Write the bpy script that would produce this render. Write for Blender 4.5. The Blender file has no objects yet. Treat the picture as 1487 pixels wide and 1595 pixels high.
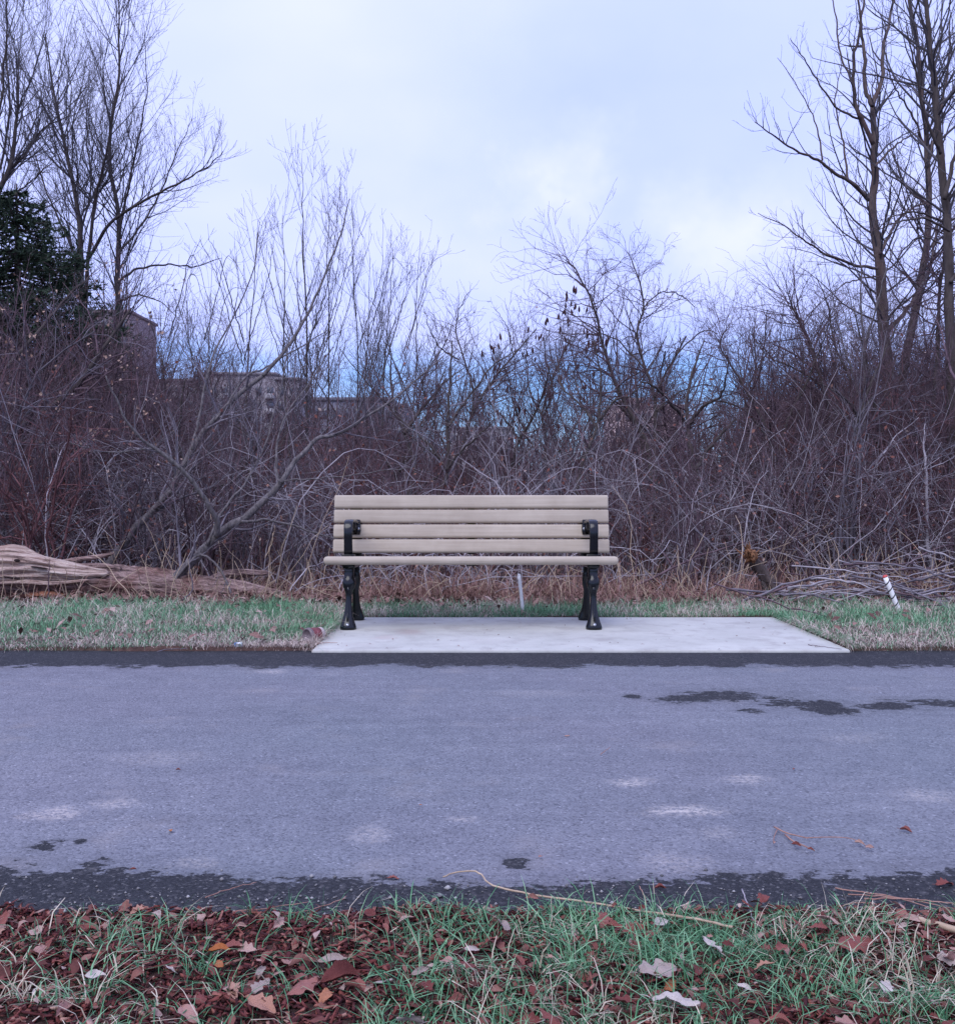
import bpy, math, random
import numpy as np
from mathutils import Vector, Matrix

# ------------------------------------------------------------------ camera, sky, sun, exposure
SC = bpy.context.scene
COL = SC.collection
F, CX, CY, HOR, CAMZ = 1600.0, 743.5, 797.5, 764.0, 0.884
PITCH = math.atan((CY - HOR) / F)
cam_data = bpy.data.cameras.new('camera')
cam = bpy.data.objects.new('camera', cam_data)
COL.objects.link(cam)
cam.location = (0, 0, CAMZ)
cam.rotation_euler = (math.pi / 2 - PITCH, 0, 0)
cam_data.sensor_fit = 'VERTICAL'
cam_data.sensor_height = 36.0
cam_data.lens = 36.0 * F / 1595.0
cam_data.clip_start = 0.05
cam_data.clip_end = 3000
SC.camera = cam

SUN_EL, SUN_AZ = math.radians(52), math.radians(205)      # soft, behind the camera to the left
world = bpy.data.worlds.new('World')
SC.world = world
world.use_nodes = True

sun_data = bpy.data.lights.new('sun', 'SUN')
sun_data.energy = 2.0
sun_data.angle = math.radians(45)
sun_data.color = (1.0, 0.98, 0.98)
sun = bpy.data.objects.new('sun', sun_data)
COL.objects.link(sun)
sd = Vector((math.sin(SUN_AZ) * math.cos(SUN_EL), math.cos(SUN_AZ) * math.cos(SUN_EL), math.sin(SUN_EL)))
sun.rotation_euler = (-sd).to_track_quat('-Z', 'Y').to_euler()
sun.location = sd * 60

SC.view_settings.view_transform = 'Standard'
SC.view_settings.look = 'None'
SC.view_settings.exposure = 0.12
SC.view_settings.gamma = 1.0
SC.view_settings.use_curve_mapping = False
SC.render.engine = 'CYCLES'
SC.cycles.max_bounces = 3
SC.cycles.diffuse_bounces = 2
SC.cycles.glossy_bounces = 2
SC.cycles.transmission_bounces = 2
SC.cycles.use_denoising = True
SC.cycles.use_adaptive_sampling = True
SC.cycles.adaptive_threshold = 0.02


# ------------------------------------------------------------------ node helper
class NT:
    def __init__(s, tree):
        s.t = tree
        s.n = tree.nodes
        s.l = tree.links

    def node(s, kind, **kw):
        nd = s.n.new(kind)
        for k, v in kw.items():
            setattr(nd, k, v)
        return nd

    def put(s, sock, v):
        if isinstance(v, bpy.types.NodeSocket):
            s.l.new(v, sock)
        else:
            sock.default_value = v

    def math(s, op, a, b=0.0, c=None, clamp=False):
        nd = s.node('ShaderNodeMath', operation=op, use_clamp=clamp)
        s.put(nd.inputs[0], a)
        s.put(nd.inputs[1], b)
        if c is not None:
            s.put(nd.inputs[2], c)
        return nd.outputs[0]

    def vmath(s, op, a, b=(0, 0, 0)):
        nd = s.node('ShaderNodeVectorMath', operation=op)
        s.put(nd.inputs[0], a)
        s.put(nd.inputs[1], b)
        return nd.outputs['Value'] if op in ('LENGTH', 'DOT_PRODUCT', 'DISTANCE') else nd.outputs['Vector']

    def noise(s, vec, scale, detail=4.0, rough=0.55, dist=0.0, col=False):
        nd = s.node('ShaderNodeTexNoise')
        if vec is not None:
            s.put(nd.inputs['Vector'], vec)
        nd.inputs['Scale'].default_value = scale
        nd.inputs['Detail'].default_value = detail
        nd.inputs['Roughness'].default_value = rough
        nd.inputs['Distortion'].default_value = dist
        return nd.outputs['Color'] if col else nd.outputs['Fac']

    def voro(s, vec, scale, out='Distance', feature='F1'):
        nd = s.node('ShaderNodeTexVoronoi', feature=feature)
        s.put(nd.inputs['Vector'], vec)
        nd.inputs['Scale'].default_value = scale
        return nd.outputs[out]

    def ramp(s, fac, stops, interp='LINEAR'):
        nd = s.node('ShaderNodeValToRGB')
        nd.color_ramp.interpolation = interp
        cr = nd.color_ramp
        while len(cr.elements) < len(stops):
            cr.elements.new(0.5)
        for e, (p, c) in zip(cr.elements, stops):
            e.position = p
            e.color = (*c, 1.0) if len(c) == 3 else c
        s.put(nd.inputs[0], fac)
        return nd.outputs[0]

    def step(s, v, lo, hi):
        nd = s.node('ShaderNodeMapRange', interpolation_type='SMOOTHSTEP')
        s.put(nd.inputs[0], v)
        nd.inputs[1].default_value = lo
        nd.inputs[2].default_value = hi
        nd.inputs[3].default_value = 0.0
        nd.inputs[4].default_value = 1.0
        return nd.outputs[0]

    def mix(s, fac, a, b, blend='MIX'):
        nd = s.node('ShaderNodeMix', data_type='RGBA', blend_type=blend)
        s.put(nd.inputs[0], fac)
        for sk, v in ((nd.inputs[6], a), (nd.inputs[7], b)):
            s.put(sk, (*v, 1.0) if isinstance(v, tuple) and len(v) == 3 else v)
        return nd.outputs[2]

    def scale(s, vec, sc):
        return s.vmath('MULTIPLY', vec, sc)


def new_mat(name):
    m = bpy.data.materials.new(name)
    m.use_nodes = True
    nt = NT(m.node_tree)
    b = m.node_tree.nodes['Principled BSDF']
    return m, nt, b


def bump(nt, b, h, strength=0.4, dist=0.01):
    nd = nt.node('ShaderNodeBump')
    nd.inputs['Strength'].default_value = strength
    nd.inputs['Distance'].default_value = dist
    nt.put(nd.inputs['Height'], h)
    nt.l.new(nd.outputs[0], b.inputs['Normal'])


# ------------------------------------------------------------------ sky
def build_world():
    t = world.node_tree
    t.nodes.clear()
    nt = NT(t)
    out = nt.node('ShaderNodeOutputWorld')
    sky = nt.node('ShaderNodeTexSky', sky_type='NISHITA')
    sky.sun_disc = False
    sky.sun_elevation = SUN_EL
    sky.sun_rotation = SUN_AZ
    sky.air_density = 1.3
    sky.ozone_density = 2.0
    clear = nt.node('ShaderNodeBackground')
    nt.put(clear.inputs[0], nt.mix(1.0, sky.outputs[0], (0.46, 0.70, 1.42), 'MULTIPLY'))
    clear.inputs[1].default_value = 0.145
    tc = nt.node('ShaderNodeTexCoord')
    d = tc.outputs['Generated']
    sep = nt.node('ShaderNodeSeparateXYZ')
    nt.l.new(d, sep.inputs[0])
    z = nt.math('MAXIMUM', sep.outputs[2], 0.0)
    den = nt.math('ADD', z, 0.22)
    comb = nt.node('ShaderNodeCombineXYZ')
    nt.put(comb.inputs[0], nt.math('DIVIDE', sep.outputs[0], den))
    nt.put(comb.inputs[1], nt.math('DIVIDE', sep.outputs[1], den))
    p = comb.outputs[0]
    n1 = nt.noise(nt.vmath('ADD', p, (3.1, 0.6, 0.0)), 1.15, 3.0, 0.5, 0.0)
    n2 = nt.noise(nt.vmath('ADD', p, (7.7, 2.2, 1.0)), 3.2, 3.0, 0.5, 0.0)
    n = nt.math('ADD', nt.math('MULTIPLY', n1, 0.75), nt.math('MULTIPLY', n2, 0.25))
    wob = nt.vmath('ADD', d, nt.scale(nt.vmath('SUBTRACT', nt.noise(d, 11.0, 4.0, 0.6, 0.0, True), (0.5, 0.5, 0.5)), (0.22, 0.16, 0.14)))
    # thinner cloud windows in the deck, where brighter white shows
    for (px, py, r, k) in ((880, 290, 0.055, 0.30), (1150, 390, 0.07, 0.28), (480, 200, 0.25, 0.06), (1060, 270, 0.22, -0.13), (720, 420, 0.2, -0.08)):
        dx, dz = (px - CX) / F, -(py - CY) / F
        v = Vector((dx, 1.0, dz))
        v.rotate(Matrix.Rotation(-PITCH, 3, 'X'))
        v.normalize()
        ds = nt.vmath('DISTANCE', wob, tuple(v))
        g = nt.step(nt.math('DIVIDE', ds, r), 1.4, 0.1)
        n = nt.math('ADD', n, nt.math('MULTIPLY', g, k))
    ccol = nt.ramp(n, [(0.22, (0.55, 0.66, 1.34)), (0.42, (0.64, 0.735, 1.38)), (0.60, (0.72, 0.795, 1.38)), (0.80, (0.88, 0.92, 1.25))])
    cloud = nt.node('ShaderNodeBackground')
    nt.l.new(ccol, cloud.inputs[0])
    cloud.inputs[1].default_value = 1.0
    # the deck thins out and breaks open towards the horizon
    nb = nt.noise(nt.scale(d, (4.0, 4.0, 9.0)), 1.0, 3.0, 0.55, 0.0)
    lowz = nt.step(z, 0.09, 0.23)
    cover = nt.math('ADD', nt.math('MULTIPLY', lowz, 0.62), nt.math('MULTIPLY', nb, 0.9))
    cover = nt.step(cover, 0.36, 0.82)
    ms = nt.node('ShaderNodeMixShader')
    nt.l.new(cover, ms.inputs[0])
    nt.l.new(clear.outputs[0], ms.inputs[1])
    nt.l.new(cloud.outputs[0], ms.inputs[2])
    nt.l.new(ms.outputs[0], out.inputs[0])


build_world()
world.cycles.sampling_method = 'MANUAL'
world.cycles.sample_map_resolution = 256


# ------------------------------------------------------------------ picture -> place
def P3(px, py, Z):
    """the point at ground distance Z (m ahead of the camera) seen at photograph pixel px, py"""
    v = Vector(((px - CX) / F, 1.0, -(py - CY) / F))
    v.rotate(Matrix.Rotation(-PITCH, 3, 'X'))
    k = Z / v.y
    return np.array([v.x * k, Z, CAMZ + v.z * k])


def G3(px, py, z=0.0):
    v = Vector(((px - CX) / F, 1.0, -(py - CY) / F))
    v.rotate(Matrix.Rotation(-PITCH, 3, 'X'))
    k = (z - CAMZ) / v.z
    return np.array([v.x * k, v.y * k, z])


# ------------------------------------------------------------------ mesh helpers
class Geo:
    def __init__(s):
        s.v, s.f, s.n = [], [], 0

    def add(s, verts, *faces):
        verts = np.asarray(verts, dtype=np.float64).reshape(-1, 3)
        for f in faces:
            f = np.asarray(f, dtype=np.int64)
            if f.size:
                s.f.append(f + s.n)
        s.v.append(verts)
        s.n += len(verts)

    def mesh(s, name, mat, smooth=True):
        me = bpy.data.meshes.new(name)
        v = np.concatenate(s.v).astype(np.float32)
        me.vertices.add(len(v))
        me.vertices.foreach_set('co', v.ravel())
        idx = np.concatenate([f.ravel() for f in s.f]).astype(np.int32)
        sizes = np.concatenate([np.full(len(f), f.shape[1], dtype=np.int32) for f in s.f])
        starts = np.concatenate([[0], np.cumsum(sizes)[:-1]]).astype(np.int32)
        me.loops.add(len(idx))
        me.loops.foreach_set('vertex_index', idx)
        me.polygons.add(len(sizes))
        me.polygons.foreach_set('loop_start', starts)
        if smooth:
            me.polygons.foreach_set('use_smooth', np.ones(len(sizes), dtype=bool))
        me.update(calc_edges=True)
        if isinstance(mat, (list, tuple)):
            for m in mat:
                me.materials.append(m)
        elif mat is not None:
            me.materials.append(mat)
        return me

    def obj(s, name, mat, parent=None, loc=(0, 0, 0), smooth=True):
        o = bpy.data.objects.new(name, s.mesh(name, mat, smooth))
        COL.objects.link(o)
        o.location = loc
        if parent is not None:
            o.parent = parent
        return o


def tag(o, label=None, cat=None, group=None, kind=None):
    for k, v in (('label', label), ('category', cat), ('group', group), ('kind', kind)):
        if v:
            o[k] = v
    return o


def empty(name, loc=(0, 0, 0), rz=0.0):
    o = bpy.data.objects.new(name, None)
    COL.objects.link(o)
    o.location = loc
    o.rotation_euler = (0, 0, rz)
    o.empty_display_size = 0.1
    return o


def copy_tree(o, parent=None):
    c = o.copy()
    COL.objects.link(c)
    c.parent = parent
    for ch in list(o.children):
        copy_tree(ch, c)
    return c


def nrm(a):
    return a / np.maximum(np.linalg.norm(a, axis=-1, keepdims=True), 1e-9)


def tubes(geo, P, R, k=3, cap=False, rough=0.0, rng=None):
    """P (B,n,3) centre lines, R (B,n) radii -> k-sided tapering tubes"""
    P = np.asarray(P, float)
    R = np.asarray(R, float)
    if P.ndim == 2:
        P, R = P[None], R[None]
    B, n, _ = P.shape
    if B == 0:
        return
    T = nrm(np.gradient(P, axis=1))
    mean = nrm(P[:, -1] - P[:, 0])
    ref = np.where(np.abs(mean[:, 2:3]) > 0.8, np.array([[1.0, 0.13, 0]]), np.array([[0.05, 0.11, 1.0]]))
    U = nrm(np.cross(T, ref[:, None, :]))
    V = np.cross(T, U)
    a = np.arange(k) * 2 * math.pi / k
    rr = R[:, :, None]
    if rough and rng is not None:
        rr = rr * (1 + rng.normal(0, rough, (B, n, k)))
    else:
        rr = np.repeat(rr, k, axis=2)
    ring = P[:, :, None, :] + rr[..., None] * (np.cos(a)[None, None, :, None] * U[:, :, None, :] + np.sin(a)[None, None, :, None] * V[:, :, None, :])
    base = (np.arange(B) * n * k)[:, None, None]
    i = np.arange(n - 1)[None, :, None] * k
    j = np.arange(k)[None, None, :]
    j2 = (np.arange(k) + 1) % k
    j2 = j2[None, None, :]
    q = np.stack([base + i + j, base + i + j2, base + i + k + j2, base + i + k + j], axis=-1).reshape(-1, 4)
    faces = [q]
    if cap:
        c0 = (np.arange(B) * n * k)[:, None] + np.arange(k)[::-1][None]
        c1 = (np.arange(B) * n * k + (n - 1) * k)[:, None] + np.arange(k)[None]
        faces += [c0, c1]
    geo.add(ring.reshape(-1, 3), *faces)


def resample(pts, n):
    """smooth curve through control points, n samples"""
    p = np.asarray(pts, float)
    if len(p) == 2:
        t = np.linspace(0, 1, n)[:, None]
        return p[0] * (1 - t) + p[1] * t
    ext = np.vstack([2 * p[0] - p[1], p, 2 * p[-1] - p[-2]])
    seg = np.linspace(0, len(p) - 1 - 1e-6, n)
    i = seg.astype(int)
    t = (seg - i)[:, None]
    a, b, c, d = ext[i], ext[i + 1], ext[i + 2], ext[i + 3]
    return 0.5 * (2 * b + (c - a) * t + (2 * a - 5 * b + 4 * c - d) * t ** 2 + (3 * b - a - 3 * c + d) * t ** 3)


def spawn(rng, P, R, count, t0=0.2, t1=1.0, ang=(45, 12), ratio=(0.3, 0.6), rr=0.6, rmin=0.0015, m=5, wig=0.12, up=0.1, tip=0.25, lens=None, flat=0.0, rmax=1.0):
    """grow `count` children from the parent curves"""
    B, n, _ = P.shape
    L = np.linalg.norm(np.diff(P, axis=1), axis=2).sum(1)
    pi = rng.choice(B, count, p=L / L.sum())
    t = t0 + (t1 - t0) * rng.random(count) ** 0.85
    s = np.clip(t * (n - 1), 0, n - 1.001)
    i = s.astype(int)
    f = (s - i)[:, None]
    pos = P[pi, i] * (1 - f) + P[pi, i + 1] * f
    tan = nrm(P[pi, i + 1] - P[pi, i])
    rad = R[pi, i] * (1 - f[:, 0]) + R[pi, i + 1] * f[:, 0]
    rnd = rng.normal(0, 1, (count, 3))
    rnd[:, 2] += 0.35
    perp = nrm(rnd - (rnd * tan).sum(1, keepdims=True) * tan)
    a = np.radians(np.clip(rng.normal(ang[0], ang[1], count), 8, 120))[:, None]
    d = nrm(np.cos(a) * tan + np.sin(a) * perp)
    if flat:
        d[:, 1] *= (1 - flat)
        d = nrm(d)
    ln = (L[pi] if lens is None else np.full(count, lens)) * rng.uniform(ratio[0], ratio[1], count) * (1.15 - 0.65 * t)
    r0 = np.clip(rad * rr * rng.uniform(0.75, 1.1, count), rmin, rmax)
    C = np.zeros((count, m, 3))
    C[:, 0] = pos
    st = (ln / (m - 1))[:, None]
    for q in range(1, m):
        d = nrm(d + rng.normal(0, wig, (count, 3)) + np.array([0, 0, up]))
        C[:, q] = C[:, q - 1] + d * st
    w = np.linspace(0, 1, m)[None, :]
    CR = np.maximum(r0[:, None] * (1 - (1 - tip) * w), rmin * 0.7)
    return C, CR


def length(P):
    return np.linalg.norm(np.diff(P, axis=1), axis=2).sum()


# ------------------------------------------------------------------ materials
def bark_mat(name, dark, light, rough=0.9, scale=14.0, bumps=0.5, moss=None, hue=0.25):
    m, nt, b = new_mat(name)
    g = nt.node('ShaderNodeNewGeometry')
    p = nt.node('ShaderNodeTexCoord').outputs['Object']
    n = nt.noise(nt.scale(p, (scale, scale, scale * 0.35)), 1.0, 5.0, 0.65, 0.4)
    c = nt.ramp(n, [(0.28, dark), (0.72, light)])
    v = nt.math('MULTIPLY_ADD', g.outputs['Random Per Island'], hue * 2, 1.0 - hue)
    c = nt.mix(1.0, c, nt.vmath('SCALE', (1, 1, 1)), 'MULTIPLY') if False else c
    hs = nt.node('ShaderNodeHueSaturation')
    nt.put(hs.inputs['Value'], v)
    nt.put(hs.inputs['Color'], c)
    c = hs.outputs[0]
    if moss:
        mm = nt.step(nt.noise(p, 1.3, 3.0), 0.5, 0.68)
        c = nt.mix(nt.math('MULTIPLY', mm, 0.6), c, moss)
    nt.put(b.inputs['Base Color'], c)
    b.inputs['Roughness'].default_value = rough
    b.inputs['Specular IOR Level'].default_value = 0.25
    if bumps:
        bump(nt, b, n, bumps, 0.02)
    return m


M = {}
M['bark_grey'] = bark_mat('bark_grey', (0.045, 0.038, 0.04), (0.215, 0.19, 0.19), 0.9, 40, 1.0)
M['bark_dark'] = bark_mat('bark_dark', (0.035, 0.027, 0.026), (0.10, 0.082, 0.075), 0.9, 18, 0.7)
M['bark_right'] = bark_mat('bark_right', (0.055, 0.04, 0.037), (0.15, 0.115, 0.105), 0.9, 18, 0.8, moss=(0.12, 0.07, 0.06))
M['twig_grey'] = bark_mat('twig_grey', (0.085, 0.074, 0.088), (0.225, 0.2, 0.225), 0.85, 8, 0, hue=0.4)
M['twig_brown'] = bark_mat('twig_brown', (0.055, 0.034, 0.041), (0.158, 0.106, 0.12), 0.85, 8, 0, hue=0.4)
M['twig_red'] = bark_mat('twig_red', (0.075, 0.03, 0.032), (0.185, 0.088, 0.09), 0.85, 8, 0, hue=0.4)
M['twig_pale'] = bark_mat('twig_pale', (0.2, 0.175, 0.19), (0.44, 0.4, 0.42), 0.8, 8, 0)
M['twig_sky'] = bark_mat('twig_sky', (0.05, 0.045, 0.052), (0.105, 0.095, 0.105), 0.85, 8, 0, hue=0.4)
M['straw'] = bark_mat('straw', (0.30, 0.21, 0.14), (0.55, 0.43, 0.31), 0.75, 20, 0)
M['straw_red'] = bark_mat('straw_red', (0.22, 0.11, 0.085), (0.42, 0.25, 0.20), 0.8, 20, 0)


def wood_log_mat():
    m, nt, b = new_mat('weathered_wood')
    p = nt.node('ShaderNodeTexCoord').outputs['Object']
    w = nt.vmath('ADD', p, nt.scale(nt.noise(p, 2.2, 3.0, 0.5, 0.0, True), (0.2, 0.2, 0.12)))
    g = nt.noise(nt.scale(w, (2.0, 34.0, 34.0)), 1.0, 6.0, 0.62, 0.3)
    big = nt.noise(nt.scale(p, (1.4, 3.0, 3.0)), 1.0, 3.0)
    c = nt.ramp(g, [(0.30, (0.07, 0.038, 0.034)), (0.44, (0.33, 0.225, 0.19)), (0.60, (0.52, 0.415, 0.35)), (0.8, (0.66, 0.585, 0.51))])
    c = nt.mix(nt.step(big, 0.5, 0.72), c, (0.26, 0.12, 0.085))
    nt.put(b.inputs['Base Color'], c)
    b.inputs['Roughness'].default_value = 0.85
    bump(nt, b, g, 0.9, 0.02)
    return m


M['wood'] = wood_log_mat()


def log_bark_mat():
    m, nt, b = new_mat('log_bark')
    p = nt.node('ShaderNodeTexCoord').outputs['Object']
    w = nt.vmath('ADD', p, nt.scale(nt.noise(p, 3.0, 3.0, 0.5, 0.0, True), (0.25, 0.12, 0.12)))
    g = nt.noise(nt.scale(w, (5.0, 46.0, 46.0)), 1.0, 6.0, 0.68, 0.5)
    big = nt.noise(p, 3.4, 4.0, 0.6)
    c = nt.ramp(g, [(0.34, (0.035, 0.02, 0.02)), (0.46, (0.20, 0.125, 0.11)), (0.6, (0.40, 0.275, 0.245)), (0.78, (0.55, 0.43, 0.39))])
    c = nt.mix(nt.math('MULTIPLY', nt.step(big, 0.5, 0.66), 0.75), c, nt.ramp(g, [(0.35, (0.05, 0.018, 0.014)), (0.7, (0.24, 0.10, 0.075))]))
    nt.put(b.inputs['Base Color'], c)
    b.inputs['Roughness'].default_value = 0.9
    bump(nt, b, g, 1.0, 0.03)
    return m


M['log_bark'] = log_bark_mat()
M['bark_log'] = bark_mat('bark_log', (0.15, 0.085, 0.07), (0.36, 0.235, 0.19), 0.9, 26, 0.9)
M['hollow_shade'] = bark_mat('hollow_shade', (0.012, 0.008, 0.008), (0.035, 0.02, 0.018), 0.95, 40, 0.5)  # near-black colour painting the shade inside the log's holes and crevices
M['rot'] = bark_mat('rot', (0.12, 0.045, 0.03), (0.33, 0.15, 0.09), 0.95, 40, 0.9)
M['rot_orange'] = bark_mat('rot_orange', (0.10, 0.04, 0.02), (0.34, 0.17, 0.085), 0.9, 70, 0.9, hue=0.45)


def asphalt_mat():
    m, nt, b = new_mat('asphalt')
    p = nt.node('ShaderNodeTexCoord').outputs['Object']
    sep = nt.node('ShaderNodeSeparateXYZ')
    nt.l.new(p, sep.inputs[0])
    X, Y = sep.outputs[0], sep.outputs[1]
    # aggregate
    vcol = nt.voro(p, 170.0, 'Color')
    vs = nt.node('ShaderNodeSeparateColor')
    nt.l.new(vcol, vs.inputs[0])
    vd = nt.voro(p, 170.0, 'Distance')
    v2 = nt.node('ShaderNodeSeparateColor')
    nt.l.new(nt.voro(p, 75.0, 'Color'), v2.inputs[0])
    fine = nt.noise(p, 420.0, 2.0, 0.6)
    broad = nt.noise(p, 1.1, 4.0, 0.55)
    mid = nt.noise(p, 9.0, 5.0, 0.65)
    base = nt.ramp(nt.math('ADD', nt.math('MULTIPLY', mid, 0.6), nt.math('MULTIPLY', broad, 0.4)),
                   [(0.3, (0.160, 0.167, 0.192)), (0.5, (0.192, 0.200, 0.226)), (0.72, (0.226, 0.233, 0.256))])
    tint = nt.ramp(vs.outputs[0], [(0.0, (0.55, 0.55, 0.57)), (0.25, (0.85, 0.85, 0.85)), (0.85, (1.04, 1.04, 1.04)), (0.98, (1.18, 1.17, 1.15)), (1.0, (1.6, 1.58, 1.55))])
    dry = nt.mix(1.0, base, tint, 'MULTIPLY')
    streak = nt.noise(nt.scale(p, (0.7, 11.0, 1.0)), 1.0, 5.0, 0.65)
    dry = nt.mix(1.0, dry, nt.ramp(streak, [(0.3, (0.91, 0.91, 0.92)), (0.7, (1.08, 1.08, 1.07))]), 'MULTIPLY')
    fleck = nt.step(nt.noise(nt.scale(p, (45.0, 75.0, 1.0)), 1.0, 3.0, 0.7), 0.37, 0.31)
    dry = nt.mix(nt.math('MULTIPLY', fleck, 0.6), dry, (0.05, 0.05, 0.056))
    pit = nt.step(nt.noise(p, 120.0, 3.0, 0.7), 0.36, 0.27)
    dry = nt.mix(nt.math('MULTIPLY', pit, 0.75), dry, (0.045, 0.042, 0.045))
    # pale scuffs and dried silt
    wv = nt.vmath('ADD', p, nt.scale(nt.vmath('SUBTRACT', nt.noise(p, 7.0, 5.0, 0.7, 0.0, True), (0.5, 0.5, 0.5)), (0.22, 0.16, 0.0)))
    sc_tot = None
    for (px, py, rx, ry, k) in ((1060, 1263, 62, 9, 1.0), (975, 1219, 40, 5, .8), (1165, 1215, 40, 7, .6), (85, 1268, 48, 10, .7), (710, 1275, 30, 6, .6),
                                (575, 1298, 34, 14, .4), (180, 1251, 28, 9, .5), (1330, 1150, 60, 9, .25), (250, 1180, 70, 12, .25), (1050, 1345, 60, 20, .35),
                                (420, 1046, 20, 4, .6), (300, 1345, 40, 10, .4), (1440, 1240, 60, 10, .4), (1190, 1395, 70, 20, .35), (830, 1080, 80, 6, .2), (940, 1390, 55, 22, .4), (1120, 1300, 40, 10, .3)):
        c = G3(px, py)
        ex = rx / F * c[1]
        ey = abs(G3(px, py - ry)[1] - c[1])
        dd = nt.vmath('LENGTH', nt.vmath('MULTIPLY', nt.vmath('SUBTRACT', wv, (c[0], c[1], 0)), (1 / ex, 1 / ey, 0.0)))
        g = nt.math('MULTIPLY', nt.step(dd, 1.5, 0.1), k)
        sc_tot = g if sc_tot is None else nt.math('MAXIMUM', sc_tot, g)
    sc_tot = nt.math('MULTIPLY', sc_tot, nt.step(nt.noise(p, 55.0, 4.0, 0.7), 0.38, 0.6))
    silt = nt.math('MULTIPLY', nt.step(nt.noise(nt.vmath('ADD', p, (5, 9, 0)), 2.6, 5.0, 0.6), 0.56, 0.75), 0.35)
    dry = nt.mix(silt, dry, (0.30, 0.275, 0.26))
    dry = nt.mix(sc_tot, dry, (0.50, 0.46, 0.42))
    # damp margins and patches
    n1 = nt.noise(nt.vmath('ADD', p, (2.0, 4.0, 0)), 3.6, 6.0, 0.72)
    n2 = nt.noise(nt.scale(p, (17.0, 30.0, 1.0)), 1.0, 4.0, 0.72)
    wob = nt.math('ADD', nt.math('MULTIPLY', nt.math('SUBTRACT', n1, 0.5), 1.15), nt.math('MULTIPLY', nt.math('SUBTRACT', n2, 0.5), 0.75))
    far = nt.math('DIVIDE', nt.math('SUBTRACT', Y, 5.15), 0.45)
    near = nt.math('DIVIDE', nt.math('SUBTRACT', nt.math('MULTIPLY_ADD', nt.math('ABSOLUTE', nt.math('ADD', X, -0.05)), 0.09, 2.285), Y), 0.30)
    wet = nt.math('MAXIMUM', far, near)
    for (px, py, rx, ry) in ((1155, 1086, 85, 10), (1060, 1088, 50, 5), (1235, 1097, 80, 8), (1290, 1106, 60, 7), (1395, 1102, 60, 7), (1480, 1097, 75, 8), (985, 1085, 18, 4), (1170, 1106, 30, 4), (1560, 1100, 80, 12),
                             (95, 1370, 85, 26), (150, 1345, 26, 13), (70, 1318, 26, 9), (126, 1311, 12, 6), (805, 1345, 25, 13), (20, 1400, 90, 26), (1430, 1390, 90, 26), (1340, 1400, 60, 16)):
        c = G3(px, py)
        ex = rx / F * c[1]
        ey = abs(G3(px, py - ry)[1] - G3(px, py + ry)[1]) / 2
        dd = nt.vmath('LENGTH', nt.vmath('MULTIPLY', nt.vmath('SUBTRACT', p, (c[0], c[1], 0)), (1 / ex, 1 / ey, 0.0)))
        wet = nt.math('MAXIMUM', wet, nt.math('MULTIPLY', nt.math('SUBTRACT', 0.78, dd), 0.26))
    wet = nt.math('ADD', wet, wob)
    wm = nt.step(wet, -0.02, 0.035)
    dampish = nt.math('MULTIPLY', nt.step(wet, -0.32, 0.0), 0.30)
    dry = nt.mix(dampish, dry, (0.085, 0.088, 0.10))
    dry = nt.mix(1.0, dry, nt.ramp(nt.noise(nt.vmath('ADD', p, (8, 3, 0)), 0.55, 2.0, 0.5), [(0.35, (0.93, 0.96, 0.98)), (0.65, (1.06, 1.02, 1.05))]), 'MULTIPLY')
    dryst = nt.math('MULTIPLY', nt.step(v2.outputs[1], 0.90, 0.93), 0.5)
    wetc = nt.mix(1.0, nt.ramp(vs.outputs[1], [(0.0, (0.016, 0.017, 0.020)), (0.7, (0.028, 0.029, 0.034)), (0.93, (0.045, 0.045, 0.05)), (1.0, (0.12, 0.118, 0.12))]), (1, 1, 1), 'MULTIPLY')
    wetc = nt.mix(nt.math('MULTIPLY', dryst, 0.5), wetc, (0.12, 0.115, 0.12))
    nt.put(b.inputs['Base Color'], nt.mix(wm, dry, wetc))
    nt.put(b.inputs['Roughness'], nt.math('MULTIPLY_ADD', wm, -0.25, 0.92))
    b.inputs['Specular IOR Level'].default_value = 0.2
    h = nt.math('ADD', nt.math('MULTIPLY', vd, -1.0), nt.math('MULTIPLY', fine, 0.25))
    bump(nt, b, h, 0.55, 0.004)
    return m


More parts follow.
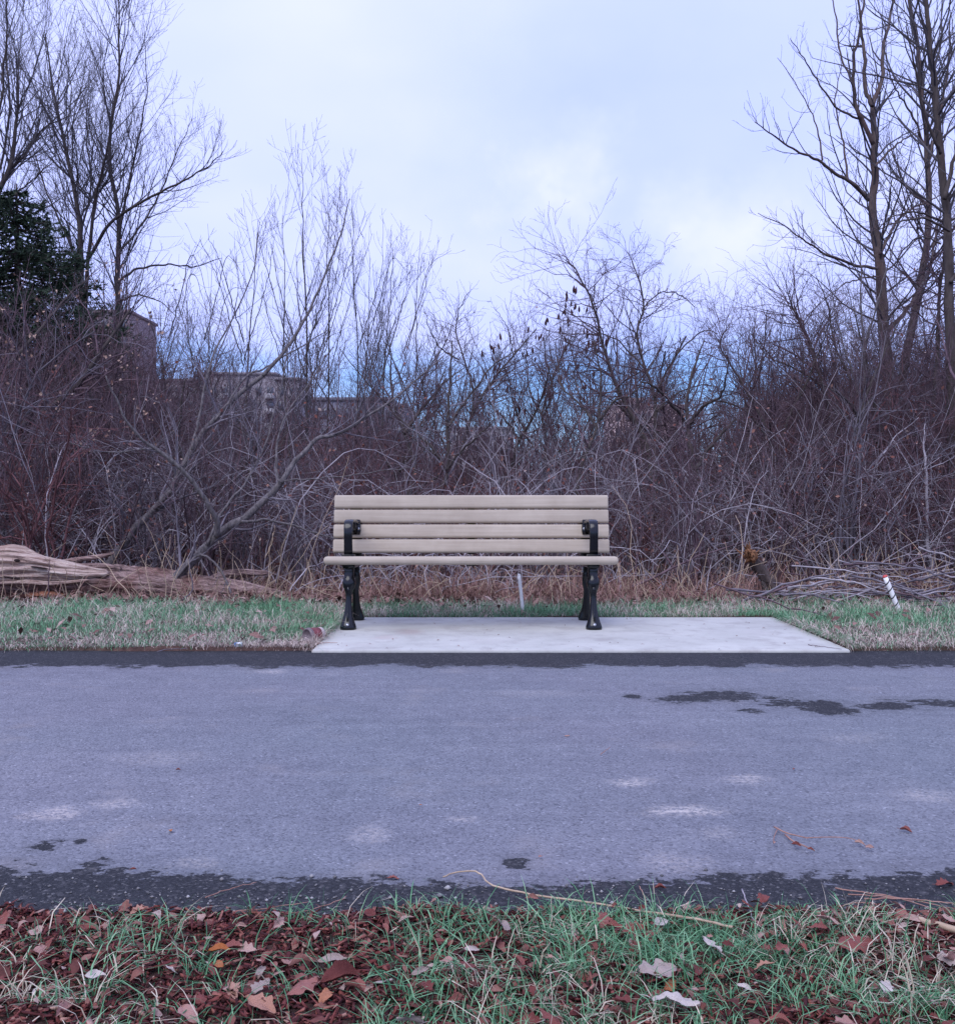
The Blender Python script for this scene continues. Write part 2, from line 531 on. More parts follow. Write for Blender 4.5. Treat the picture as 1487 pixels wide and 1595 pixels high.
def concrete_mat():
    m, nt, b = new_mat('concrete')
    p = nt.node('ShaderNodeTexCoord').outputs['Object']
    big = nt.noise(p, 1.8, 5.0, 0.6)
    brush = nt.noise(nt.scale(p, (3.0, 120.0, 1.0)), 1.0, 3.0, 0.6)
    fine = nt.noise(p, 160.0, 3.0, 0.7)
    c = nt.ramp(big, [(0.28, (0.38, 0.38, 0.345)), (0.52, (0.47, 0.47, 0.43)), (0.75, (0.545, 0.545, 0.495))])
    c = nt.mix(nt.math('MULTIPLY', nt.step(brush, 0.5, 0.7), 0.38), c, (0.44, 0.41, 0.39))
    wv = nt.vmath('ADD', p, nt.scale(nt.vmath('SUBTRACT', nt.noise(p, 9.0, 4.0, 0.6, 0.0, True), (0.5, 0.5, 0.5)), (0.16, 0.12, 0)))
    for (px, py, rx, ry, k, col) in ((637, 988, 22, 5, .6, (0.33, 0.26, 0.24)), (600, 997, 22, 4, .4, (0.42, 0.33, 0.31)), (1180, 990, 30, 5, .25, (0.40, 0.37, 0.35)), (760, 1004, 60, 4, .25, (0.42, 0.39, 0.37)), (560, 1008, 30, 3, .25, (0.40, 0.36, 0.34))):
        cc = G3(px, py)
        ex, ey = rx / F * cc[1], abs(G3(px, py - ry)[1] - cc[1])
        dd = nt.vmath('LENGTH', nt.vmath('MULTIPLY', nt.vmath('SUBTRACT', wv, (cc[0], cc[1], 0)), (1 / ex, 1 / ey, 0.0)))
        c = nt.mix(nt.math('MULTIPLY', nt.step(dd, 1.35, 0.3), k), c, col)
    c = nt.mix(nt.math('MULTIPLY', nt.step(fine, 0.38, 0.28), 0.45), c, (0.25, 0.23, 0.22))
    c = nt.mix(nt.math('MULTIPLY', nt.step(nt.noise(nt.vmath('ADD', p, (3, 1, 0)), 5.5, 5.0, 0.7), 0.46, 0.72), 0.7), c, (0.32, 0.30, 0.28))
    c = nt.mix(nt.math('MULTIPLY', nt.step(nt.noise(nt.scale(p, (7.0, 30.0, 1.0)), 1.0, 5.0, 0.7), 0.58, 0.72), 0.45), c, (0.34, 0.31, 0.29))
    nt.put(b.inputs['Base Color'], c)
    b.inputs['Roughness'].default_value = 0.88
    bump(nt, b, nt.math('ADD', brush, fine), 0.25, 0.002)
    return m


def soil_mat():
    m, nt, b = new_mat('soil')
    p = nt.node('ShaderNodeTexCoord').outputs['Object']
    n = nt.noise(p, 16.0, 6.0, 0.7)
    n2 = nt.noise(p, 1.3, 4.0)
    c = nt.ramp(n, [(0.3, (0.035, 0.018, 0.014)), (0.55, (0.09, 0.048, 0.038)), (0.8, (0.17, 0.10, 0.075))])
    c = nt.mix(nt.math('MULTIPLY', nt.step(n2, 0.5, 0.7), 0.5), c, (0.06, 0.06, 0.03))
    nt.put(b.inputs['Base Color'], c)
    b.inputs['Roughness'].default_value = 0.95
    bump(nt, b, n, 0.9, 0.03)
    return m


def grass_mat(name, cols, straw, k, edge=False):
    """blade colour varies from blade to blade; a share k of blades is dead straw"""
    m, nt, b = new_mat(name)
    g = nt.node('ShaderNodeNewGeometry')
    r = g.outputs['Random Per Island']
    p = nt.node('ShaderNodeTexCoord').outputs['Object']
    c = nt.ramp(r, [(0.0, cols[0]), (0.5, cols[1]), (1.0, cols[2])])
    r2 = nt.math('FRACT', nt.math('MULTIPLY', r, 37.31))
    patch = nt.noise(p, 1.7, 4.0, 0.6)
    thr = nt.math('MULTIPLY_ADD', nt.math('SUBTRACT', patch, 0.5), 3.0, k)
    if edge:
        sp = nt.node('ShaderNodeSeparateXYZ')
        nt.l.new(p, sp.inputs[0])
        thr = nt.math('ADD', thr, nt.math('MULTIPLY', nt.step(sp.outputs[1], 6.35, 5.7), 0.45))
    dead = nt.math('LESS_THAN', r2, thr)
    c = nt.mix(dead, c, nt.ramp(nt.math('FRACT', nt.math('MULTIPLY', r, 91.7)), [(0.0, straw[0]), (1.0, straw[1])]))
    nt.put(b.inputs['Base Color'], c)
    b.inputs['Roughness'].default_value = 0.6
    b.inputs['Specular IOR Level'].default_value = 0.3
    b.inputs['Transmission Weight'].default_value = 0.0
    return m


def plain(name, col, rough=0.6, metal=0.0, var=0.12, sc=30.0, bmp=0.0, spec=0.5):
    m, nt, b = new_mat(name)
    p = nt.node('ShaderNodeTexCoord').outputs['Object']
    n = nt.noise(p, sc, 4.0, 0.6)
    lo = tuple(max(0.0, x * (1 - var)) for x in col)
    hi = tuple(min(1.0, x * (1 + var)) for x in col)
    nt.put(b.inputs['Base Color'], nt.ramp(n, [(0.3, lo), (0.7, hi)]))
    b.inputs['Roughness'].default_value = rough
    b.inputs['Metallic'].default_value = metal
    b.inputs['Specular IOR Level'].default_value = spec
    if bmp:
        bump(nt, b, n, bmp, 0.003)
    return m


M['asphalt'] = asphalt_mat()
M['concrete'] = concrete_mat()
M['soil'] = soil_mat()
M['grass_near'] = grass_mat('grass_near', [(0.03, 0.095, 0.045), (0.085, 0.24, 0.11), (0.25, 0.43, 0.24)], [(0.32, 0.26, 0.18), (0.64, 0.56, 0.44)], 0.10)
M['grass_far'] = grass_mat('grass_far', [(0.075, 0.19, 0.095), (0.13, 0.30, 0.155), (0.26, 0.42, 0.25)], [(0.44, 0.34, 0.29), (0.70, 0.60, 0.52)], 0.30, True)


def slat_mat():
    m, nt, b = new_mat('recycled_plastic_board')
    p = nt.node('ShaderNodeTexCoord').outputs['Object']
    g = nt.noise(nt.scale(p, (2.0, 60.0, 60.0)), 1.0, 4.0, 0.6)
    n = nt.noise(p, 5.0, 4.0, 0.6)
    f = nt.noise(p, 300.0, 2.0, 0.6)
    c = nt.ramp(nt.math('ADD', nt.math('MULTIPLY', g, 0.5), nt.math('MULTIPLY', n, 0.5)), [(0.3, (0.33, 0.27, 0.205)), (0.7, (0.49, 0.42, 0.33))])
    ob = nt.node('ShaderNodeObjectInfo')
    hs = nt.node('ShaderNodeHueSaturation')
    nt.put(hs.inputs['Value'], nt.math('MULTIPLY_ADD', ob.outputs['Random'], 0.08, 0.96))
    nt.put(hs.inputs['Color'], c)
    nt.put(b.inputs['Base Color'], hs.outputs[0])
    b.inputs['Roughness'].default_value = 0.62
    b.inputs['Specular IOR Level'].default_value = 0.35
    bump(nt, b, nt.math('ADD', g, nt.math('MULTIPLY', f, 0.6)), 0.12, 0.002)
    return m


M['slat'] = slat_mat()
M['iron'] = plain('black_cast_iron', (0.0035, 0.0042, 0.006), 0.19, 0.0, 0.3, 60.0, 0.06, 0.45)
M['bolt'] = plain('bolt_steel', (0.45, 0.46, 0.48), 0.35, 0.9)


def leaf_mat(name, stops, rough=0.75):
    m, nt, b = new_mat(name)
    ob = nt.node('ShaderNodeObjectInfo')
    p = nt.node('ShaderNodeTexCoord').outputs['Object']
    c = nt.ramp(ob.outputs['Random'], stops)
    n = nt.noise(p, 70.0, 4.0, 0.65)
    vein = nt.math('ABSOLUTE', nt.math('SINE', nt.math('MULTIPLY', nt.vmath('DOT_PRODUCT', p, (1.0, 1.2, 0)), 700.0)))
    c = nt.mix(nt.math('MULTIPLY', nt.step(n, 0.45, 0.72), 0.55), c, tuple(x * 0.5 for x in stops[0][1]))
    nt.put(b.inputs['Base Color'], c)
    b.inputs['Roughness'].default_value = rough
    b.inputs['Specular IOR Level'].default_value = 0.35
    bump(nt, b, nt.math('ADD', n, nt.math('MULTIPLY', vein, 0.2)), 0.5, 0.003)
    return m


M['leaf_brown'] = leaf_mat('leaf_brown', [(0.0, (0.11, 0.030, 0.027)), (0.25, (0.21, 0.058, 0.048)), (0.5, (0.30, 0.105, 0.085)), (0.75, (0.44, 0.25, 0.21)), (0.9, (0.50, 0.34, 0.29)), (1.0, (0.42, 0.15, 0.06))])
M['leaf_pale'] = leaf_mat('leaf_pale', [(0.0, (0.36, 0.28, 0.24)), (0.5, (0.50, 0.42, 0.38)), (1.0, (0.60, 0.53, 0.48))])
M['leaf_orange'] = leaf_mat('leaf_orange', [(0.0, (0.36, 0.11, 0.03)), (1.0, (0.42, 0.16, 0.05))])


def island_mat(name, stops, rough=0.85):
    m, nt, b = new_mat(name)
    g = nt.node('ShaderNodeNewGeometry')
    p = nt.node('ShaderNodeTexCoord').outputs['Object']
    c = nt.ramp(g.outputs['Random Per Island'], stops)
    n = nt.noise(p, 90.0, 4.0, 0.65)
    c = nt.mix(nt.math('MULTIPLY', nt.step(n, 0.4, 0.7), 0.45), c, tuple(x * 0.45 for x in stops[0][1]))
    nt.put(b.inputs['Base Color'], c)
    b.inputs['Roughness'].default_value = rough
    b.inputs['Specular IOR Level'].default_value = 0.3
    return m


M['mulch'] = island_mat('mulch', [(0.0, (0.035, 0.008, 0.009)), (0.4, (0.105, 0.024, 0.024)), (0.75, (0.20, 0.054, 0.046)), (0.94, (0.32, 0.125, 0.095)), (1.0, (0.50, 0.32, 0.25))])
M['litter'] = island_mat('litter', [(0.0, (0.10, 0.05, 0.042)), (0.5, (0.20, 0.11, 0.09)), (0.9, (0.30, 0.18, 0.15)), (1.0, (0.42, 0.31, 0.27))])
M['clinging'] = island_mat('clinging_leaf', [(0.0, (0.32, 0.19, 0.14)), (1.0, (0.52, 0.38, 0.30))])
M['grit'] = island_mat('grit', [(0.0, (0.10, 0.10, 0.105)), (0.6, (0.22, 0.21, 0.21)), (1.0, (0.42, 0.41, 0.40))])
M['needle'] = island_mat('needle', [(0.0, (0.018, 0.032, 0.020)), (0.6, (0.032, 0.055, 0.032)), (1.0, (0.055, 0.085, 0.05))])
M['sumac'] = island_mat('sumac_fruit', [(0.0, (0.035, 0.012, 0.014)), (1.0, (0.075, 0.022, 0.022))])


# ------------------------------------------------------------------ ground, path, pad
_r = np.random.default_rng(5)
_K = _r.normal(0, 1, (24, 2))
_PH = _r.uniform(0, 6.28, 24)


def wavy(x, y, f):
    """cheap smooth noise in -1..1"""
    s = 0
    for i in range(8):
        s = s + np.sin((x * _K[i, 0] + y * _K[i, 1]) * f * (1 + i * 0.35) + _PH[i])
    return s / 5.0


PX0, PX1, PY0, PY1 = -0.905, 2.035, 5.585, 7.035
NEAR_EDGE, FAR_EDGE = 2.095, 5.66


def sstep(v, a, b):
    t = np.clip((v - a) / (b - a), 0, 1)
    return t * t * (3 - 2 * t)


def gz(x, y):
    x = np.asarray(x, float)
    y = np.asarray(y, float)
    ne = NEAR_EDGE + 0.03 * wavy(x, 0 * x, 4.0) + 0.012 * wavy(x, y * 0, 23.0)
    fe = FAR_EDGE + 0.02 * wavy(x, 0 * x + 3, 5.0)
    nearv = 0.012 + 0.014 * wavy(x, y, 7.0) + 0.006 * wavy(x, y, 26.0)
    farv = 0.018 + 0.012 * wavy(x, y, 3.0)
    wood = 0.03 + 0.05 * wavy(x, y, 0.9)
    z = np.where(y < 4, nearv, farv)
    w = sstep(y, 7.6, 9.5)
    z = z * (1 - w) + wood * w
    under = sstep(y, ne, ne + 0.03) * (1 - sstep(y, fe - 0.03, fe))
    z = z * (1 - under) - 0.05 * under
    pad = sstep(x, PX0, PX0 + .03) * (1 - sstep(x, PX1 - .03, PX1)) * sstep(y, PY0, PY0 + .03) * (1 - sstep(y, PY1 - .03, PY1))
    return z * (1 - pad) - 0.05 * pad


def build_ground():
    def graded(core, far, n):
        t = np.linspace(0, 1, n + 1)[1:]
        return core + (far - core) * t ** 3.2
    xs = np.concatenate([-graded(4.0, 700, 40)[::-1], np.arange(-4.0, 4.001, 0.05), graded(4.0, 700, 40)])
    ys = np.concatenate([-graded(0.0, 300, 14)[::-1] + 0.4, np.arange(0.5, 1.9, 0.05), np.arange(1.9, 2.3, 0.014), np.arange(2.3, 5.5, 0.2), np.arange(5.5, 5.75, 0.014),
                         np.arange(5.75, 9.5, 0.06), graded(9.5, 900, 70)])
    Xg, Yg = np.meshgrid(xs, ys)
    Zg = gz(Xg, Yg)
    ny, nx = Xg.shape
    g = Geo()
    i = (np.arange(ny - 1)[:, None] * nx + np.arange(nx - 1)[None])
    q = np.stack([i, i + 1, i + nx + 1, i + nx], -1).reshape(-1, 4)
    g.add(np.stack([Xg, Yg, Zg], -1), q)
    tag(g.obj('ground', M['soil']), kind='structure')
    # asphalt path
    g = Geo()
    xs = np.linspace(-45, 45, 361)
    ys = np.array([2.0, 2.2, 2.6, 3.2, 3.9, 4.6, 5.1, 5.45, 5.63, 5.70])
    Xg, Yg = np.meshgrid(xs, ys)
    Zg = 0.004 * wavy(Xg, Yg, 1.6) * sstep(Yg, 2.2, 2.7) * (1 - sstep(Yg, 5.1, 5.4))
    ny, nx = Xg.shape
    i = (np.arange(ny - 1)[:, None] * nx + np.arange(nx - 1)[None])
    q = np.stack([i, i + 1, i + nx + 1, i + nx], -1).reshape(-1, 4)
    g.add(np.stack([Xg, Yg, Zg], -1), q)
    tag(g.obj('asphalt_path', M['asphalt']), 'grey asphalt path with damp dark margins crossing the whole picture', kind='structure')


build_ground()


def rounded_rect(w, h, r, seg=3):
    pts = []
    for cx, cy, a0 in ((w / 2 - r, h / 2 - r, 0), (-w / 2 + r, h / 2 - r, 90), (-w / 2 + r, -h / 2 + r, 180), (w / 2 - r, -h / 2 + r, 270)):
        for k in range(seg + 1):
            a = math.radians(a0 + 90 * k / seg)
            pts.append((cx + r * math.cos(a), cy + r * math.sin(a)))
    return np.array(pts)


def board(geo, L, w, t, r, centre=(0, 0, 0), tilt=0.0, er=None, seg=3, nx=2):
    """a board along x with rounded long edges and eased ends; w along local y, t along local z, tilt about x"""
    er = r if er is None else er
    prof = rounded_rect(w, t, r, seg)
    k = len(prof)
    xs, sc = [], []
    for q in range(seg + 1):
        a = math.radians(90 * q / seg)
        xs.append(-L / 2 + er * (1 - math.sin(a)))
        sc.append(er * (1 - math.cos(a)))
    xs, sc = xs[::-1], sc[::-1]
    xs = [-L / 2 + er * (1 - math.cos(math.radians(90 * q / seg))) for q in range(seg + 1)]
    sc = [er * (1 - math.sin(math.radians(90 * q / seg))) for q in range(seg + 1)]
    mid = list(np.linspace(xs[-1], -xs[-1], nx + 1)[1:-1])
    allx = xs + mid + [-x for x in xs[::-1]]
    alls = sc + [0] * len(mid) + sc[::-1]
    V = []
    ct, st = math.cos(tilt), math.sin(tilt)
    for x, s in zip(allx, alls):
        fy, fz = (w - 2 * s) / w, (t - 2 * s) / t
        for (a, b_) in prof:
            y, z = a * fy, b_ * fz
            V.append((x + centre[0], y * ct - z * st + centre[1], y * st + z * ct + centre[2]))
    n = len(allx)
    i = (np.arange(n - 1) * k)[:, None]
    j = np.arange(k)[None]
    j2 = ((np.arange(k) + 1) % k)[None]
    q = np.stack([i + j, i + k + j, i + k + j2, i + j2], -1).reshape(-1, 4)
    geo.add(V, q, np.arange(k)[None], ((n - 1) * k + np.arange(k)[::-1])[None])


def loft(geo, secs, k=16, power=3.0):
    """secs: (centre, wx, wd, tangent-frame) superellipse sections; wx across x, wd across the in-plane normal (path lies in the yz plane)"""
    C = np.array([s[0] for s in secs], float)
    T = nrm(np.gradient(C, axis=0))
    V = []
    a = np.arange(k) * 2 * math.pi / k + math.pi / k
    ca, sa = np.cos(a), np.sin(a)
    ca = np.sign(ca) * np.abs(ca) ** (2 / power)
    sa = np.sign(sa) * np.abs(sa) ** (2 / power)
    for (c, wx, wd), t in zip([(s[0], s[1], s[2]) for s in secs], T):
        nvec = np.array([0, -t[2], t[1]])
        nvec = nvec / max(np.linalg.norm(nvec), 1e-6)
        V.append(np.array(c)[None] + ca[:, None] * np.array([[wx / 2, 0, 0]]) + sa[:, None] * nvec[None] * wd / 2)
    n = len(secs)
    i = (np.arange(n - 1) * k)[:, None]
    j = np.arange(k)[None]
    j2 = ((np.arange(k) + 1) % k)[None]
    q = np.stack([i + j, i + j2, i + k + j2, i + k + j], -1).reshape(-1, 4)
    geo.add(np.concatenate(V), q, np.arange(k)[::-1][None], ((n - 1) * k + np.arange(k))[None])


def lathe(geo, prof, centre, axis=(0, 0, 1), k=24):
    """prof: list of (radius, height along axis)"""
    ax = np.array(axis, float)
    ax /= np.linalg.norm(ax)
    ref = np.array([1.0, 0, 0]) if abs(ax[0]) < 0.9 else np.array([0, 0, 1.0])
    u = np.cross(ax, ref)
    u /= np.linalg.norm(u)
    v = np.cross(ax, u)
    a = np.arange(k) * 2 * math.pi / k
    V = [np.array(centre)[None] + h * ax[None] + r * (np.cos(a)[:, None] * u + np.sin(a)[:, None] * v) for r, h in prof]
    n = len(prof)
    i = (np.arange(n - 1) * k)[:, None]
    j = np.arange(k)[None]
    j2 = ((np.arange(k) + 1) % k)[None]
    q = np.stack([i + j, i + j2, i + k + j2, i + k + j], -1).reshape(-1, 4)
    geo.add(np.concatenate(V), q, np.arange(k)[::-1][None], ((n - 1) * k + np.arange(k))[None])


g = Geo()
board(g, PX1 - PX0, PY1 - PY0, 0.13, 0.012, ((PX0 + PX1) / 2, (PY0 + PY1) / 2, 0.016 - 0.065), nx=8)
tag(g.obj('concrete_pad', M['concrete'], smooth=False), 'pale concrete slab under the bench beside the path', 'concrete pad', kind='structure')


# ------------------------------------------------------------------ bench
def build_bench():
    root = empty('park_bench', (-0.040, 6.355, 0.016), math.radians(0.15))
    tag(root, 'beige slatted park bench with black cast iron ends on the concrete slab', 'bench')
    L = 1.833
    zb = -0.016
    # seat boards
    for i in range(4):
        g = Geo()
        th = 0.052 if i == 0 else 0.04
        board(g, L, 0.092, th, 0.024 if i == 0 else 0.012, (0, 0.048 + 0.102 * i, 0.447 - 0.005 * i + zb), -0.045, 0.022 if i == 0 else 0.01, 4, 4)
        g.obj('seat_slat', M['slat'], root)
    # back boards (front faces lean away)
    lean = math.radians(14)
    for yc, zc in ((0.468, 0.514), (0.493, 0.612), (0.517, 0.710), (0.541, 0.807)):
        g = Geo()
        board(g, L, 0.038, 0.092, 0.0165, (0, yc, zc + zb), -lean, 0.008, 4, 4)
        g.obj('back_slat', M['slat'], root)
    # centre straps
    g = Geo()
    loft(g, [((0, 0.487 + 0.249 * t - 0.0, 0.46 + t * 1.0 + zb), 0.05, 0.008) for t in (0.0, 0.1, 0.2, 0.3, 0.385)], 12, 6)
    g.obj('back_strap', M['iron'], root)
    g = Geo()
    loft(g, [((0, y, 0.418 - 0.05 * (y - .05) + zb), 0.06, 0.008) for y in (0.03, 0.2, 0.46)], 12, 6)
    g.obj('seat_strap', M['iron'], root)
    for sx in (-1, 1):
        x = 0.768 * sx
        # rear post behind the slats
        g = Geo()
        loft(g, [((x, 0.478 + 0.249 * t + 0.012, 0.41 + t + zb), 0.075, 0.03) for t in (0.0, 0.1, 0.25, 0.35, 0.42)], 14, 5)
        loft(g, [((x, 0.06, 0.412 + zb), 0.07, 0.03), ((x, 0.2, 0.405 + zb), 0.06, 0.036), ((x, 0.36, 0.40 + zb), 0.06, 0.036), ((x, 0.51, 0.40 + zb), 0.07, 0.04)], 14, 5)
        g.obj('end_frame', M['iron'], root)
        # legs: square upper block, knee, waist, flared foot
        for front in (True, False):
            g = Geo()
            if front:
                prof = [(.41, .115, .060, .062), (.36, .12, .062, .066), (.325, .118, .062, .070), (.312, .117, .074, .080), (.285, .112, .082, .088), (.262, .106, .074, .078), (.240, .100, .054, .058),
                        (.215, .094, .040, .044), (.18, .088, .036, .040), (.13, .080, .046, .050), (.085, .072, .058, .060), (.05, .066, .076, .074), (.026, .062, .094, .092), (.012, .060, .102, .100), (.0, .060, .100, .098)]
            else:
                prof = [(.40, .43, .060, .062), (.35, .415, .062, .066), (.315, .41, .070, .08), (.285, .42, .076, .084), (.258, .435, .070, .07), (.235, .447, .056, .058),
                        (.205, .462, .044, .048), (.17, .477, .042, .046), (.12, .497, .048, .052), (.08, .512, .060, .064), (.05, .522, .078, .08), (.026, .529, .096, .096), (.012, .533, .102, .100), (.0, .533, .100, .098)]
            loft(g, [((x, y, z), wx, wd) for z, y, wx, wd in prof], 18, 2.6)
            leg = g.obj('leg', M['iron'], root)
            # rib down the shin and the anchor bolt on the foot
            g = Geo()
            rib = [(z, y - (wd / 2 - 0.002), 0.016, 0.014) for z, y, wx, wd in prof[5:12]]
            loft(g, [((x, y, z), a, b_) for z, y, a, b_ in rib], 10, 2.2)
            g.obj('rib', M['iron'], leg)
            g = Geo()
            yb = prof[-2][1] - 0.036
            lathe(g, [(0.0001, 0.0), (0.011, 0.0), (0.011, 0.007), (0.008, 0.011), (0.0001, 0.012)], (x, yb, 0.030), (0, -0.75, 0.66), 8)
            g.obj('anchor_bolt', M['bolt'], leg)
        # web between the legs
        g = Geo()
        loft(g, [((x, 0.11, 0.30), 0.030, 0.05), ((x, 0.19, 0.345), 0.026, 0.045), ((x, 0.27, 0.36), 0.026, 0.045), ((x, 0.35, 0.345), 0.026, 0.045), ((x, 0.42, 0.30), 0.03, 0.05)], 12, 3)
        g.obj('web', M['iron'], root)
        # arm rest: strap that rises from the seat, rolls over and runs back to the post
        g = Geo()
        path = [(0.075, .474, .056, .016), (0.072, .52, .054, .017), (0.068, .57, .053, .018), (0.066, .615, .053, .019), (0.070, .648, .054, .020), (0.082, .670, .055, .021), (0.102, .684, .056, .022), (0.13, .690, .056, .022),
                (0.19, .691, .054, .021), (0.26, .687, .052, .020), (0.33, .682, .050, .020), (0.40, .677, .050, .021), (0.455, .670, .052, .024), (0.485, .664, .054, .026)]
        loft(g, [((x, y, z - 0.016), a, b_) for y, z, a, b_ in path], 14, 4)
        arm = g.obj('arm_rest', M['iron'], root)
        g = Geo()
        loft(g, [((x, 0.062, 0.4585), 0.084, 0.05), ((x, 0.062, 0.4635), 0.084, 0.05), ((x, 0.062, 0.466), 0.078, 0.044)], 16, 5) if False else board(g, 0.086, 0.052, 0.009, 0.004, (x, 0.072, 0.4625), -0.045, 0.004)
        g.obj('mounting_plate', M['iron'], arm)
        # scrolled rear end of the arm, bolted through the third slat
        g = Geo()
        loft(g, [((x, 0.484, 0.672), 0.058, 0.03), ((x, 0.478, 0.64), 0.066, 0.034), ((x, 0.470, 0.60), 0.07, 0.03), ((x, 0.465, 0.575), 0.06, 0.022)], 14, 3.5)
        loft(g, [((x, 0.36, 0.655), 0.026, 0.03), ((x, 0.42, 0.635), 0.026, 0.05), ((x, 0.47, 0.61), 0.03, 0.07)], 12, 3)
        g.obj('arm_bracket', M['iron'], arm)
        g = Geo()
        lathe(g, [(0.0001, 0), (0.009, 0), (0.009, 0.005), (0.006, 0.009), (0.0001, 0.010)], (x - 0.022 * sx, 0.447, 0.615), (0, -1, 0.2), 10)
        g.obj('bolt', M['bolt'], arm)
        for zz in (0.355, 0.335):
            g = Geo()
            lathe(g, [(0.0001, 0), (0.008, 0), (0.008, 0.006), (0.0001, 0.008)], (x - 0.033 * sx, 0.40, zz), (-sx, -0.5, 0.1), 8)
            g.obj('bolt', M['bolt'], root)


build_bench()


# ------------------------------------------------------------------ grass, mulch, leaves
def blades(geo, rng, root, h, w, az, bend, lay=0.0):
    """root (N,3); each blade a narrow folded strip, three quads high"""
    N = len(root)
    d = np.stack([np.cos(az), np.sin(az), np.zeros(N)], -1)
    side = np.stack([-np.sin(az), np.cos(az), np.zeros(N)], -1)
    tw = rng.normal(0, 0.7, N)[:, None]
    side = nrm(side * np.cos(tw) + d * np.sin(tw))
    V = []
    up = np.array([[0, 0, 1.0]])
    for s, ws in ((0, 1.0), (0.4, 0.9), (0.75, 0.6), (1.0, 0.0)):
        ang = bend * s
        c = root + h[:, None] * s * (up * np.cos(ang * 0.75)[:, None] + d * np.sin(ang * 0.75)[:, None])
        if ws > 0:
            V += [c - side * (w * ws / 2)[:, None], c + side * (w * ws / 2)[:, None]]
        else:
            V += [c]
    V = np.stack(V, 1)
    b = (np.arange(N) * 7)[:, None]
    q = np.concatenate([b + np.array([[0, 1, 3, 2]]), b + np.array([[2, 3, 5, 4]])])
    t = b + np.array([[4, 5, 6]])
    geo.add(V.reshape(-1, 3), q, t)


